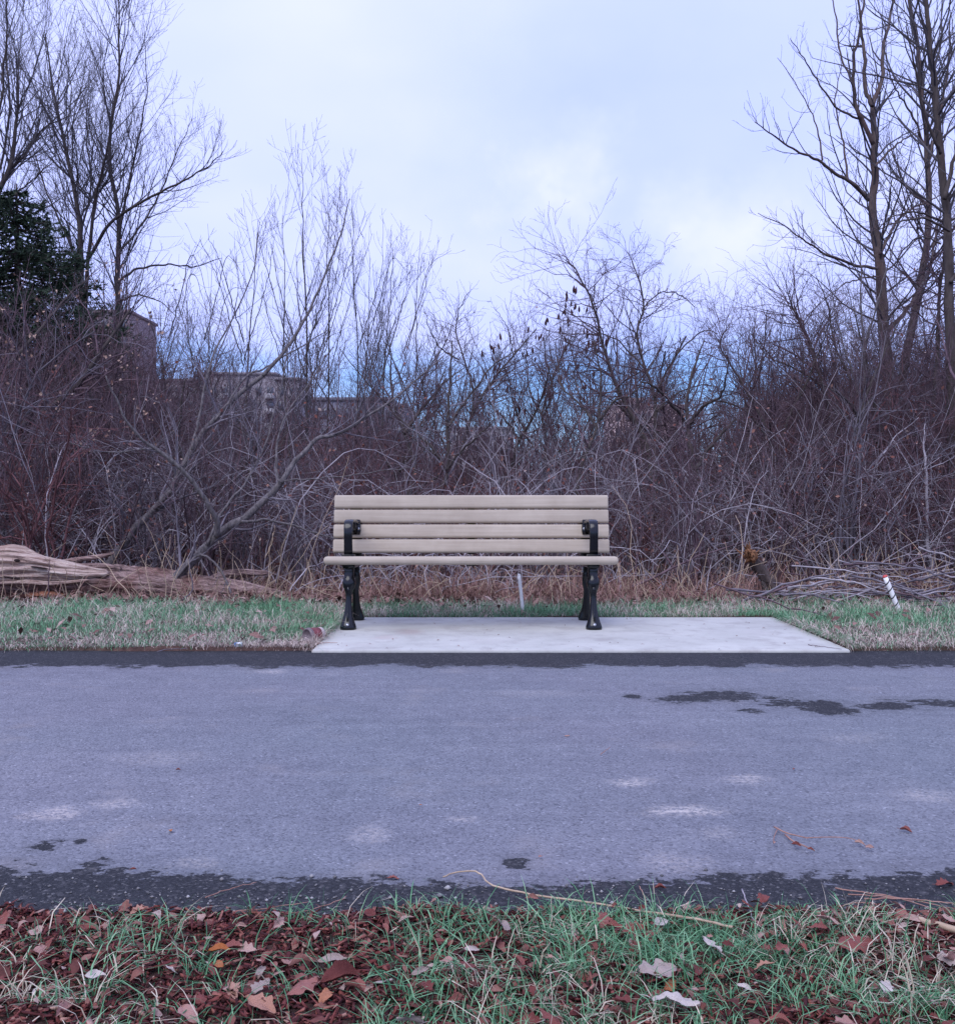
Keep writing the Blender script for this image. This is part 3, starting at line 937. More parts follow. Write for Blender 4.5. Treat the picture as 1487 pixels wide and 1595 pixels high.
def near_verge():
    rng = np.random.default_rng(11)
    # tufts; the left half of the verge is mostly bark mulch
    n = 7600
    cx = np.concatenate([rng.uniform(-1.3, 1.3, 4500), rng.uniform(-2.6, 2.6, 3100)])
    cy = 0.9 + (2.11 - 0.9) * rng.random(n) ** 0.75
    px = CX + cx / cy * F
    dens = 0.14 + 0.86 * sstep(px + 90 * wavy(cx, cy, 9), 560, 820)
    dens = np.maximum(dens, 0.95 * np.exp(-(((px - 190) / 55) ** 2 + ((cy - 1.93) / 0.06) ** 2)))
    dens = np.maximum(dens, 0.85 * np.exp(-(((px - 470) / 90) ** 2 + ((cy - 2.06) / 0.06) ** 2)))
    dens = np.maximum(dens, 0.75 * np.exp(-(((px - 60) / 130) ** 2 + ((cy - 1.74) / 0.06) ** 2)))
    dens = dens * (0.55 + 0.45 * (wavy(cx, cy, 11) > -0.35)) * np.where((px > 1240) & (px < 1600), 0.75, 1)
    patchy = np.where(px > 620, np.clip(0.62 + 0.9 * wavy(cx, cy, 8.0) + 0.35 * wavy(cx, cy, 21.0), 0.12, 1.0), 0.8)
    keep = rng.random(n) < dens * 0.98 * patchy
    cx, cy = cx[keep], cy[keep]
    cnt = rng.integers(7, 17, len(cx))
    i = np.repeat(np.arange(len(cx)), cnt)
    N = len(i)
    x = cx[i] + rng.normal(0, 0.014, N)
    y = cy[i] + rng.normal(0, 0.014, N)
    ok = y < NEAR_EDGE + 0.005 + 0.03 * wavy(x, 0 * x, 4.0)
    x, y, i = x[ok], y[ok], i[ok]
    N = len(i)
    out = np.arctan2(y - cy[i], x - cx[i]) + rng.normal(0, 0.7, N)
    size = rng.uniform(0.6, 1.2, len(cx))[i]
    h = rng.gamma(3.5, 0.0145, N) * size + 0.012
    edge = sstep(y, 2.0, 2.15)
    h = np.minimum(h, 0.13 - 0.075 * edge) * (1 - 0.3 * edge)
    g = Geo()
    blades(g, rng, np.stack([x, y, gz(x, y) - 0.003], -1), h, rng.uniform(0.0012, 0.0032, N), out, rng.uniform(0.7, 2.7, N))
    tag(g.obj('near_grass', M['grass_near']), 'short green grass growing through the near verge', 'grass', kind='stuff')
    # mulch
    n = 46000
    x = np.concatenate([rng.uniform(-1.35, 1.35, n - 18000), rng.uniform(-2.6, 2.6, 18000)])
    y = 0.9 + (2.11 - 0.9) * rng.random(n) ** 0.75
    ln = rng.gamma(1.8, 0.008, n) + 0.004
    wd = np.minimum(rng.uniform(0.0015, 0.007, n), ln * 0.6)
    th = rng.uniform(0.0012, 0.0035, n)
    yaw = rng.uniform(0, 6.28, n)
    pit = rng.normal(0, 0.32, n)
    g = Geo()
    c = np.array([[-1, -1, -1], [1, -0.7, -1], [1, 0.8, -1], [-1, 1, -1], [-1, -1, 1], [1, -0.6, 1], [1, 0.7, 1], [-1, 1, 1]]) / 2.0
    loc = c[None] * np.stack([ln, wd, th], -1)[:, None, :]
    loc += rng.normal(0, 0.0012, loc.shape)
    rx = np.cos(pit)[:, None] * loc[..., 0] - np.sin(pit)[:, None] * loc[..., 2]
    rz = np.sin(pit)[:, None] * loc[..., 0] + np.cos(pit)[:, None] * loc[..., 2]
    wx = np.cos(yaw)[:, None] * rx - np.sin(yaw)[:, None] * loc[..., 1] + x[:, None]
    wy = np.sin(yaw)[:, None] * rx + np.cos(yaw)[:, None] * loc[..., 1] + y[:, None]
    wz = rz + (np.maximum(gz(x, y), -0.004) + rng.uniform(0.0, 0.012, n))[:, None]
    b = (np.arange(n) * 8)[:, None, None]
    fq = np.array([[0, 3, 2, 1], [4, 5, 6, 7], [0, 1, 5, 4], [1, 2, 6, 5], [2, 3, 7, 6], [3, 0, 4, 7]])[None]
    g.add(np.stack([wx, wy, wz], -1).reshape(-1, 3), (b + fq).reshape(-1, 4))
    tag(g.obj('bark_mulch', M['mulch'], smooth=False), 'dark red shredded bark mulch covering the near verge', 'mulch', kind='stuff')
    # torn leaf scraps between the chips
    n = 2000
    x = rng.uniform(-1.35, 1.35, n)
    y = 1.0 + (2.10 - 1.0) * rng.random(n) ** 0.75
    s = rng.uniform(0.003, 0.010, n)[:, None]
    az = rng.uniform(0, 6.28, n)
    a = np.stack([np.cos(az), np.sin(az), rng.normal(0, 0.35, n)], -1)
    b_ = np.stack([-np.sin(az), np.cos(az), rng.normal(0, 0.35, n)], -1)
    c = np.stack([x, y, np.maximum(gz(x, y), 0) + rng.uniform(0.006, 0.022, n)], -1)
    up_ = np.array([[0, 0, 1.0]])
    cu = rng.normal(0.2, 0.4, n)[:, None]
    V = np.stack([c - a * s * 1.6, c - a * s * .5 - b_ * s * .8 + up_ * s * cu, c - a * s * .4 + b_ * s * .9 + up_ * s * cu, c + a * s * .5 - b_ * s * .7 + up_ * s * cu, c + a * s * .6 + b_ * s * .7 + up_ * s * cu, c + a * s * 1.5], 1)
    V += rng.normal(0, 0.0009, V.shape)
    bb = (np.arange(n) * 6)[:, None]
    g = Geo()
    g.add(V.reshape(-1, 3), np.concatenate([bb + np.array([[0, 1, 2]]), bb + np.array([[3, 5, 4]])]), bb + np.array([[1, 3, 4, 2]]))
    m = island_mat('leaf_scrap', [(0.0, (0.08, 0.026, 0.022)), (0.5, (0.17, 0.058, 0.046)), (0.9, (0.27, 0.13, 0.10)), (1.0, (0.45, 0.34, 0.30))])
    tag(g.obj('leaf_scraps', m), 'torn scraps of dead leaf mixed into the mulch', 'leaf scraps', kind='stuff')
    # loose grit along the crumbling margin
    n = 2600
    x = rng.uniform(-2.2, 2.2, n)
    y = NEAR_EDGE + np.abs(rng.normal(0, 0.10, n)) - 0.02
    s = rng.gamma(3.0, 0.00075, n) + 0.0006
    o = np.array([[1, 0, 0], [-1, 0, 0], [0, 1, 0], [0, -1, 0], [0, 0, .7], [0, 0, -.7]], float)
    V = o[None] * s[:, None, None] * rng.uniform(0.6, 1.3, (n, 6, 1)) + np.stack([x, y, s * 0.4], -1)[:, None]
    f = np.array([[0, 2, 4], [2, 1, 4], [1, 3, 4], [3, 0, 4], [2, 0, 5], [1, 2, 5], [3, 1, 5], [0, 3, 5]])[None]
    g = Geo()
    g.add(V.reshape(-1, 3), ((np.arange(n) * 6)[:, None, None] + f).reshape(-1, 3))
    tag(g.obj('loose_grit', M['grit'], smooth=False), 'loose grit along the near path margin', 'grit', kind='stuff')


near_verge()


def far_verge():
    rng = np.random.default_rng(12)
    n1, n2 = 105000, 16000
    x = np.concatenate([rng.uniform(-4.3, 4.3, n1), rng.uniform(-12, 12, n2)])
    y = 5.64 + (7.95 - 5.64) * rng.random(n1 + n2)
    fe = 5.645 + 0.025 * wavy(x, 0 * x + 3, 5.0)
    back = 7.75 + 0.25 * wavy(x, 0 * x, 1.3)
    ok = (y > fe) & (y < back) & ~((x > PX0 - 0.005) & (x < PX1 + 0.005) & (y < PY1 + 0.005) & (y > PY0))
    x, y = x[ok], y[ok]
    N = len(x)
    h = rng.gamma(5.0, 0.0095, N) + 0.012
    h = h * (0.55 + 0.6 * sstep(y, 5.7, 7.1)) * (1 + 0.35 * wavy(x, y, 4.0))
    padedge = np.exp(-((y - PY1) / 0.14) ** 2) * ((x > PX0 - .3) & (x < PX1 + .3))
    h = np.clip(h * (1 - 0.35 * padedge), 0.01, 0.15)
    g = Geo()
    blades(g, rng, np.stack([x, y, gz(x, y) - 0.003], -1), h, rng.uniform(0.0018, 0.004, N), rng.uniform(0, 6.28, N), rng.uniform(0.4, 2.3, N))
    ne = 9000
    side = rng.random(ne)
    ex = np.where(side < 0.18, PX0 - np.abs(rng.normal(0, 0.022, ne)), np.where(side < 0.36, PX1 + np.abs(rng.normal(0, 0.022, ne)), rng.uniform(-5, 5, ne)))
    ey = np.where(side < 0.36, rng.uniform(PY0 + 0.05, PY1 + 0.02, ne), np.where(side < 0.55, PY1 + np.abs(rng.normal(0, 0.025, ne)), 5.655 + np.abs(rng.normal(0, 0.03, ne))))
    ex = np.where((side >= 0.36) & (side < 0.55), rng.uniform(PX0, PX1, ne), ex)
    ok = ~((ex > PX0) & (ex < PX1) & (ey > PY0 - 0.1) & (ey < PY1))
    ex, ey = ex[ok], ey[ok]
    ne = len(ex)
    toward = np.where(ey < 5.9, -1.57, np.where(ex < PX0 + 0.02, 0.0, np.where(ex > PX1 - 0.02, 3.14, -1.57))) + rng.normal(0, 0.9, ne)
    blades(g, rng, np.stack([ex, ey, np.maximum(gz(ex, ey), -0.01)], -1), rng.gamma(4.0, 0.012, ne) + 0.012, rng.uniform(0.0018, 0.004, ne), toward, rng.uniform(0.8, 2.4, ne))
    tag(g.obj('far_grass', M['grass_far']), 'patchy winter grass strip between the path and the thicket', 'grass', kind='stuff')
    # pinkish dead grass and weeds at the foot of the thicket
    n = 30000
    x = np.concatenate([rng.uniform(-4.6, 4.8, 22000), rng.uniform(-12, 12, 8000)])
    y = 7.55 + np.abs(rng.normal(0, 0.75, n))
    h = rng.gamma(4.0, 0.04, n) + 0.04
    h = np.where(y < 7.9, h * 0.45, h) * (0.8 + 0.5 * np.clip(wavy(x, y, 2.2), -1, 1))
    h = np.clip(h, 0.03, 0.5)
    ppx = CX + x / y * F
    clear = ((ppx < 450) & (y < 8.5)) | ((ppx > 1190) & (y < 8.5))
    ok = ~clear | (rng.random(n) < 0.16)
    x, y, h = x[ok], y[ok], h[ok]
    n = len(x)
    g = Geo()
    blades(g, rng, np.stack([x, y, gz(x, y) - 0.01], -1), h, rng.uniform(0.003, 0.007, n), rng.uniform(0, 6.28, n), rng.uniform(0.4, 2.2, n))
    m = island_mat('dry_grass', [(0.0, (0.17, 0.085, 0.07)), (0.45, (0.28, 0.15, 0.125)), (0.85, (0.38, 0.24, 0.20)), (1.0, (0.52, 0.40, 0.31))])
    tag(g.obj('dry_grass', m), 'pinkish dead grass and weeds at the foot of the thicket', 'dry grass', kind='stuff')
    # leaf litter under the thicket and scattered on the strip
    n = 16000
    x = np.concatenate([rng.uniform(-5.5, 5.5, 11000), rng.uniform(-14, 14, 5000)])
    y = np.concatenate([7.5 + rng.gamma(1.6, 1.1, 14600), rng.uniform(5.68, 7.5, 1400)])
    ok = ~((x > PX0 - .02) & (x < PX1 + .02) & (y < PY1 + .02))
    x, y = x[ok], y[ok]
    n = len(x)
    s = rng.uniform(0.012, 0.034, n)
    az = rng.uniform(0, 6.28, n)
    tilt = rng.normal(0, 0.45, n)
    a = np.stack([np.cos(az), np.sin(az), np.sin(tilt)], -1)
    bdir = np.stack([-np.sin(az), np.cos(az), rng.normal(0, 0.35, n)], -1)
    cz = gz(x, y) + rng.uniform(0.005, 0.05, n)
    c = np.stack([x, y, cz], -1)
    upv = np.array([[0, 0, 1.0]])
    V = np.stack([c - a * s[:, None] * 1.3, c - bdir * s[:, None] * .65 + upv * s[:, None] * .25, c + bdir * s[:, None] * .65 + upv * s[:, None] * .3, c + a * s[:, None] * 1.3], 1)
    b = (np.arange(n) * 4)[:, None]
    g = Geo()
    g.add(V.reshape(-1, 3), np.concatenate([b + np.array([[0, 1, 2]]), b + np.array([[1, 3, 2]])]))
    n = 70
    c = np.stack([rng.uniform(PX0 + .05, PX1 - .05, n), PY0 + (PY1 - PY0) * rng.random(n) ** 1.4, np.full(n, 0.0185)], -1)
    az = rng.uniform(0, 6.28, n)
    a = np.stack([np.cos(az), np.sin(az), np.zeros(n)], -1)
    b_ = np.stack([-np.sin(az), np.cos(az), np.zeros(n)], -1)
    sz = rng.uniform(0.003, 0.011, n)[:, None]
    V = np.stack([c - a * sz * 1.5, c - b_ * sz * .5 + upv * sz * .5, c + b_ * sz * .5 + upv * sz * .4, c + a * sz * 1.5], 1)
    b = (np.arange(n) * 4)[:, None]
    g.add(V.reshape(-1, 3), np.concatenate([b + np.array([[0, 1, 2]]), b + np.array([[1, 3, 2]])]))
    tag(g.obj('leaf_litter', M['litter']), 'scattered dead leaf litter on the ground of the thicket', 'leaf litter', kind='stuff')


far_verge()


def leaf_mesh(name, rng, mat, lobes=0, slim=0.55, curl=0.5, nu=25, nv=7):
    u = np.linspace(0, 1, nu)
    half = np.sin(np.pi * u ** 0.8) ** 0.75 * slim / 2
    if lobes:
        half = half * (0.80 + 0.20 * np.cos(u * math.pi * 2 * lobes + 0.5)) + 0.01
    half = half * (1 + np.convolve(rng.normal(0, 0.12, nu + 2), [0.3, 0.4, 0.3], 'valid'))
    half[0], half[-1] = 0.012, 0.006
    v = np.linspace(-1, 1, nv)
    bend = rng.normal(0, 0.35)
    tw = rng.normal(0, 0.5)
    U, Vv = np.meshgrid(u, v, indexing='ij')
    y = Vv * half[:, None]
    x = U - 0.5 + (0.03 * np.abs(Vv) if lobes else 0)
    roll = curl * rng.uniform(0.6, 1.3)
    z = roll * np.abs(y) ** 1.3 * 1.3 + 0.25 * bend * (U - 0.5) ** 2 * 2 + tw * y * (U - 0.5) + 0.035 * np.sin(U * 9 + rng.uniform(0, 6)) * np.abs(Vv) + 0.03 * np.sin(Vv * 4 + U * 6 + rng.uniform(0, 6)) + rng.normal(0, 0.007, U.shape)
    g = Geo()
    i = (np.arange(nu - 1)[:, None] * nv + np.arange(nv - 1)[None])
    q = np.stack([i, i + nv, i + nv + 1, i + 1], -1).reshape(-1, 4)
    g.add(np.stack([x, y, z], -1), q)
    # stalk
    st = np.array([[-0.5, 0, z[0, nv // 2]], [-0.6, 0.01, 0.01], [-0.72, 0.0, 0.02]])
    tubes(g, st[None], np.array([[0.012, 0.01, 0.007]]), 4)
    return g.mesh(name, mat)


LRNG = np.random.default_rng(21)
LEAVES = {
    'oval': [leaf_mesh('fallen_leaf', LRNG, M['leaf_brown'], 0, s, c) for s, c in ((0.5, 0.9), (0.44, 1.6), (0.56, 0.6), (0.40, 2.0), (0.46, -1.0))],
    'lobed': [leaf_mesh('fallen_leaf', LRNG, M['leaf_brown'], l, s, c) for l, s, c in ((3, 0.66, 0.4), (4, 0.58, 0.9), (3, 0.7, -0.4))],
    'pale': [leaf_mesh('fallen_leaf', LRNG, M['leaf_pale'], l, s, c) for l, s, c in ((3, 0.72, 0.15), (4, 0.62, 0.3), (0, 0.5, 0.6), (0, 0.35, 1.2))],
    'orange': [leaf_mesh('fallen_leaf', LRNG, M['leaf_orange'], 0, 0.55, 0.7)],
}


def put_leaf(me, pos, size, yaw, pitch, roll, label, group=None):
    o = bpy.data.objects.new('fallen_leaf', me)
    COL.objects.link(o)
    o.location = pos
    o.scale = (size, size, size)
    o.rotation_euler = (roll, pitch, yaw)
    tag(o, label, 'leaf', group)
    return o


def fallen_leaves():
    rng = np.random.default_rng(33)
    hand = [  # px, py, size cm, kind, idx, yaw deg, roll, label
        (1022, 1532, 7.5, 'pale', 0, 20, 0.2, 'pale lobed oak leaf lying on grass right of centre in the near verge'),
        (1050, 1577, 8.0, 'pale', 1, -25, -0.1, 'pale ragged lobed leaf at the bottom edge below another pale oak leaf'),
        (783, 1456, 5.5, 'pale', 2, 100, 0.5, 'pale pinkish leaf standing up in grass near the end of the straw stalk'),
        (342, 1490, 4.0, 'orange', 0, 10, 0.1, 'small bright orange leaf lying on the dark mulch'),
        (338, 1507, 3.6, 'oval', 2, -35, 0.3, 'round brown leaf directly below the bright orange leaf'),
        (368, 1479, 4.2, 'oval', 0, 15, 0.0, 'pinkish brown leaf just right of the bright orange leaf'),
        (518, 1494, 5.6, 'pale', 3, 12, 0.3, 'long whitish curled leaf in the mulch left of centre'),
        (532, 1528, 8.0, 'oval', 3, 35, 0.4, 'large tan crumpled leaf in the mulch below the whitish curled leaf'),
        (405, 1572, 6.0, 'lobed', 0, -20, 0.1, 'mauve brown lobed leaf by the bottom edge of the mulch'),
        (150, 1525, 3.8, 'pale', 2, 5, 0.2, 'cream oval leaf on dark mulch at the lower left'),
        (470, 1545, 6.0, 'lobed', 2, 40, 0.0, 'red brown lobed leaf beside the large tan crumpled leaf'),
        (655, 1530, 3.6, 'pale', 3, 30, 0.5, 'thin white curled leaf at the boundary of mulch and grass'),
        (735, 1497, 3.0, 'pale', 3, 10, 0.6, 'slim pale leaf left of the upright pale pinkish leaf'),
        (1108, 1490, 5.0, 'pale', 0, 120, 0.4, 'whitish broad leaf propped on grass under the damp path margin'),
        (1380, 1550, 4.6, 'pale', 1, 60, 0.3, 'lilac grey torn leaf in the lower right grass'),
        (1478, 1508, 5.0, 'pale', 0, 0, 0.4, 'white leaf cut by the right edge of the picture'),
        (940, 1440, 5.5, 'lobed', 1, 70, 0.4, 'tan lobed leaf at the grass edge below the straw stalk'),
        (1330, 1480, 7.5, 'lobed', 2, 15, 0.3, 'large brown curled leaf in the grass at right'),
        (1030, 1450, 4.0, 'pale', 2, 40, 0.3, 'small cream leaf tucked between grass blades below the straw stalk end'),
        (318, 1660, 4.0, 'oval', 1, 0, 0, None),
    ]
    for px, py, cm, kind, idx, yaw, roll, label in hand:
        if not label:
            continue
        p = G3(px, py, 0.03)
        put_leaf(LEAVES[kind][idx], (p[0], p[1], max(gz(p[0], p[1]), 0) + (0.024 if px < 620 else 0.036)), cm / 100, math.radians(yaw), rng.normal(0, 0.15), roll, label)
    n = 0
    while n < 235:
        x = rng.uniform(-1.25, 1.25)
        y = 1.2 + 0.89 * rng.random() ** 0.7
        if abs(x) > y * 0.52:
            continue
        kind = rng.choice(['oval', 'lobed', 'pale'], p=[0.62, 0.30, 0.08])
        me = LEAVES[kind][rng.integers(len(LEAVES[kind]))]
        left = CX + x / y * F < 620
        s = min(0.047, rng.gamma(4.5, 0.0078)) * (0.8 if y > 2.0 else 1.0)
        lab = ('brown dead leaf among the dark mulch of the near verge' if left else 'brown dead leaf caught in the grass of the near verge') if kind != 'pale' else 'small pale dead leaf scattered on the near verge'
        put_leaf(me, (x, y, max(float(gz(x, y)), 0.0) + rng.uniform(0.010, 0.026) + (0 if left else rng.uniform(0.004, 0.022))), s, rng.uniform(0, 6.28), rng.normal(0, 0.3), rng.normal(0, 0.35), lab,
                 'dead leaves scattered on the near verge')
        n += 1
    # single leaves on the asphalt
    for px, py, cm, kind, idx, yaw, label in [
        (265, 1297, 1.9, 'orange', 0, 120, 'tiny orange brown leaf alone on the asphalt at left'),
        (208, 1358, 1.6, 'oval', 1, 20, 'tiny red brown leaf at the edge of the damp patch at lower left'),
        (612, 1371, 2.6, 'lobed', 1, 0, 'small dark crumpled leaf on the damp near margin left of centre'),
        (1410, 1297, 3.2, 'oval', 3, -40, 'rolled rust brown leaf on the asphalt at right'),
        (655, 1257, 0.9, 'orange', 0, 0, 'speck of orange leaf in the middle of the asphalt'),
        (1028, 1387, 2.6, 'oval', 3, 5, 'rolled dark leaf on the damp near margin right of centre'),
        (842, 1338, 1.3, 'oval', 0, 30, 'tiny brown leaf beside the small round damp spot'),
        (1236, 1201, 1.5, 'oval', 1, 50, 'small blackish leaf curl on the asphalt at right of centre'),
        (883, 1148, 1.8, 'oval', 4, 10, 'tiny reddish leaf on the dry asphalt far right of centre'),
        (1470, 1380, 5.0, 'lobed', 1, 20, 'dark curled leaf on the damp margin at the right edge'),
        (278, 1202, 1.6, 'oval', 3, 15, 'tiny dark leaf roll on the asphalt left of centre'),
    ]:
        p = G3(px, py)
        put_leaf(LEAVES[kind][idx], (p[0], p[1], 0.006), cm / 100, math.radians(yaw), 0.05, 0.1, label)


fallen_leaves()


# ------------------------------------------------------------------ small things on the ground
def stick(name, pts, r0, r1, mat, label, cat='stick', group=None, n=14, jit=0.0, seed=0, k=6, twigs=0, twig_len=0.25):
    rng = np.random.default_rng(seed)
    c = resample(pts, n)
    if jit:
        c[1:-1] += rng.normal(0, jit, (n - 2, 3))
    base = c[0].copy()
    g = Geo()
    R = np.linspace(r0, r1, n) * (1 + rng.normal(0, 0.06, n))
    tubes(g, (c - base)[None], R[None], k, True)
    if not twigs:
        o = g.obj(name, mat, None, base)
        return tag(o, label, cat, group)
    root = empty(name, base)
    tag(root, label, cat, group)
    g.obj('stem', mat, root)
    C, CR = spawn(rng, (c - base)[None], R[None], twigs, 0.2, 1.0, (40, 12), (0.15, 0.4), 0.6, 0.0012, 5, 0.18, 0.02, 0.4, twig_len / 0.4)
    g = Geo()
    tubes(g, C, CR, 4)
    tag(g.obj('side_twigs', mat, root), kind='stuff')
    return root


def ground_pts(pp, z=0.006):
    return [G3(px, py, z) for px, py in pp]


# pale straw stalk across the near margin
stick('straw_stalk', [G3(690, 1366, .012), G3(715, 1358, .014), G3(745, 1359, .02), G3(765, 1378, .016), G3(820, 1392, .014), G3(905, 1404, .016), G3(1000, 1419, .03), G3(1075, 1430, .045), G3(1140, 1444, .05)],
      0.0016, 0.0028, M['straw'], 'long pale straw stalk lying across the damp near margin of the path', 'straw', n=40, jit=0.0005, seed=2)
stick('bleached_stick', [G3(1400, 1424, .03), G3(1440, 1435, .034), G3(1470, 1444, .035), G3(1530, 1462, .03)], 0.0055, 0.0075, M['straw'], 'short bleached stick at the right edge of the near verge', n=16, jit=0.001, seed=3)
for q, (pp, r, lab) in enumerate([
    ([(1300, 1383), (1360, 1392), (1420, 1402), (1500, 1418)], .0016, 'reddish dry stem, uppermost of the bundle on the right margin'),
    ([(1320, 1393), (1390, 1398), (1450, 1415), (1510, 1440)], .0014, 'reddish dry stem crossing the bundle on the right margin'),
    ([(1345, 1400), (1410, 1400), (1490, 1408)], .0018, 'thick reddish dry stem in the middle of the right margin bundle'),
    ([(1290, 1425), (1310, 1412), (1345, 1405), (1380, 1412)], .0016, 'arched tan stem at the left end of the right margin bundle'),
    ([(130, 1432), (220, 1428), (300, 1424), (390, 1418), (480, 1405)], .0014, 'thin dark red stem along the mulch edge at left'),
    ([(320, 1398), (355, 1385), (400, 1374)], .0012, 'short curved dark stem on the damp margin at left'),
    ([(430, 1425), (480, 1418), (530, 1402), (540, 1396)], .0013, 'bent red stem below the damp margin left of centre'),
    ([(605, 1488), (640, 1465), (668, 1446)], .0026, 'grey twig lying at the border of mulch and grass'),
    ([(0, 1450), (12, 1440), (27, 1434)], .0045, 'short thick tan stick at the left edge of the mulch'),
    ([(935, 1175), (942, 1170), (950, 1164)], .0014, 'tiny black twig on the dry asphalt'),
    ([(995, 1380), (1005, 1400), (1003, 1420)], .0012, 'bent brown stem sticking up at the near margin'),
    ([(1155, 1385), (1165, 1410), (1180, 1438), (1240, 1440)], .0016, 'pale forked stem rising from the grass onto the damp margin'),
]):
    stick('dry_stem', ground_pts(pp, 0.012 + 0.002 * (q % 4)), r, r * 0.6, M['straw_red'] if q not in (7, 11) else M['twig_pale'], lab, 'stem', n=18, jit=0.0008, seed=40 + q)


def leafy_twig():
    base = G3(1205, 1290, 0.006)
    root = empty('leafy_twig', base)
    tag(root, 'forked brown twig with curled dry leaves lying on the asphalt at right', 'twig')
    for pp, r in (([(1205, 1288), (1225, 1300), (1258, 1306)], .0022), ([(1222, 1300), (1234, 1312), (1248, 1318), (1268, 1325)], .0024), ([(1252, 1305), (1300, 1306), (1330, 1310), (1356, 1322)], .0013), ([(1210, 1292), (1205, 1306), (1204, 1314)], .0013)):
        g = Geo()
        c = resample([G3(a, b_, 0.008) - base for a, b_ in pp], 12)
        c[:, 2] += 0.004 * np.sin(np.linspace(0, 3.1, 12))
        tubes(g, c[None], np.linspace(r, r * 0.6, 12)[None], 6, True)
        g.obj('stem', M['straw_red'], root)
    for q, (px, py, cm, yaw, k) in enumerate(((1204, 1312, 1.9, 80, 1), (1240, 1316, 2.4, -30, 3), (1338, 1313, 2.4, -25, 3), (1354, 1320, 2.4, 10, 1), (1262, 1323, 1.6, -10, 3))):
        o = bpy.data.objects.new('dry_leaf', LEAVES['oval'][k])
        COL.objects.link(o)
        o.parent = root
        p = G3(px, py, 0.012) - base
        o.location = p
        o.scale = (cm / 100,) * 3
        o.rotation_euler = (0.5, 0.1, math.radians(yaw))


leafy_twig()


def paper_cup():
    M['cup_side'] = plain('cup_maroon', (0.19, 0.05, 0.055), 0.6, 0, 0.4, 45)
    M['cup_white'] = plain('cup_white', (0.42, 0.35, 0.34), 0.7, 0, 0.25, 35)
    M['cup_lid'] = plain('cup_lid', (0.155, 0.12, 0.125), 0.45, 0, 0.25, 40)
    p = G3(480, 998, 0.02)
    root = empty('discarded_cup', (p[0], p[1] + 0.01, 0.05))
    tag(root, 'discarded maroon paper cup with dark lid lying in the grass by the slab', 'cup')
    ax = np.array([0.62, 0.75, 0.02])
    g = Geo()
    lathe(g, [(0.041, 0.0), (0.0415, 0.01), (0.0385, 0.055), (0.037, 0.075)], (0, 0, 0), ax, 32)
    g.obj('cup_wall', M['cup_side'], root)
    g = Geo()
    lathe(g, [(0.0372, 0.075), (0.036, 0.095), (0.034, 0.1), (0.0001, 0.1)], (0, 0, 0), ax, 32)
    g.obj('cup_base', M['cup_white'], root)
    g = Geo()
    lathe(g, [(0.0001, -0.004), (0.031, -0.005), (0.034, -0.012), (0.0385, -0.013), (0.040, -0.008), (0.0435, -0.004), (0.0445, 0.002), (0.0435, 0.008), (0.0418, 0.011)], (0, 0, 0), ax, 32)
    lid = g.obj('lid', M['cup_lid'], root)
    a = ax / np.linalg.norm(ax)
    g = Geo()
    lathe(g, [(0.0001, -0.007), (0.006, -0.0072), (0.007, -0.004), (0.007, -0.001)], (-0.014, 0.010, -0.018), ax, 12)
    g.obj('sip_tab', M['cup_white'], lid)


paper_cup()


def wrapper():
    M['wrap'] = plain('wrapper_white', (0.72, 0.74, 0.76), 0.4, 0, 0.1)
    M['wrap_blue'] = plain('wrapper_blue', (0.08, 0.25, 0.55), 0.4, 0, 0.1)
    p = G3(373, 1012, 0.0)
    root = empty('litter_carton', (p[0], p[1], 0.006))
    tag(root, 'small white and blue crumpled carton at the grass edge by the path', 'litter')
    rng = np.random.default_rng(4)
    for name, x, w, mt in (('white_side', 0.0, 0.028, 'wrap'), ('blue_side', -0.02, 0.011, 'wrap_blue')):
        g = Geo()
        board(g, w, 0.022, 0.034, 0.004, (x, 0, 0.017), 0.25, 0.003, 2, 3)
        o = g.obj(name, M[mt], root)
        for v in o.data.vertices:
            v.co += Vector(rng.normal(0, 0.0016, 3))


wrapper()

# red brown leaf stem over the slab's corner
stick('red_leaf_stem', [G3(478, 1001, .03), G3(495, 1002, .026), G3(508, 1001, .022), G3(526, 1001, .022)], 0.003, 0.0012, M['straw_red'], 'red brown leaf stem lying over the corner of the slab', 'stem', n=12, seed=5)
stick('thin_twig', [G3(1258, 1004, .02), G3(1280, 1007, .022), G3(1310, 1011, .02)], 0.0022, 0.0012, M['twig_brown'], 'thin dark twig lying at the right corner of the concrete slab', 'twig', n=12, jit=0.0008, seed=6)
stick('path_edge_twig', [G3(245, 1015, .02), G3(262, 1011, .03), G3(292, 1010, .024)], 0.003, 0.0015, M['twig_grey'], 'thin grey twig at the grass edge of the path on the left', 'twig', n=12, jit=0.001, seed=7)


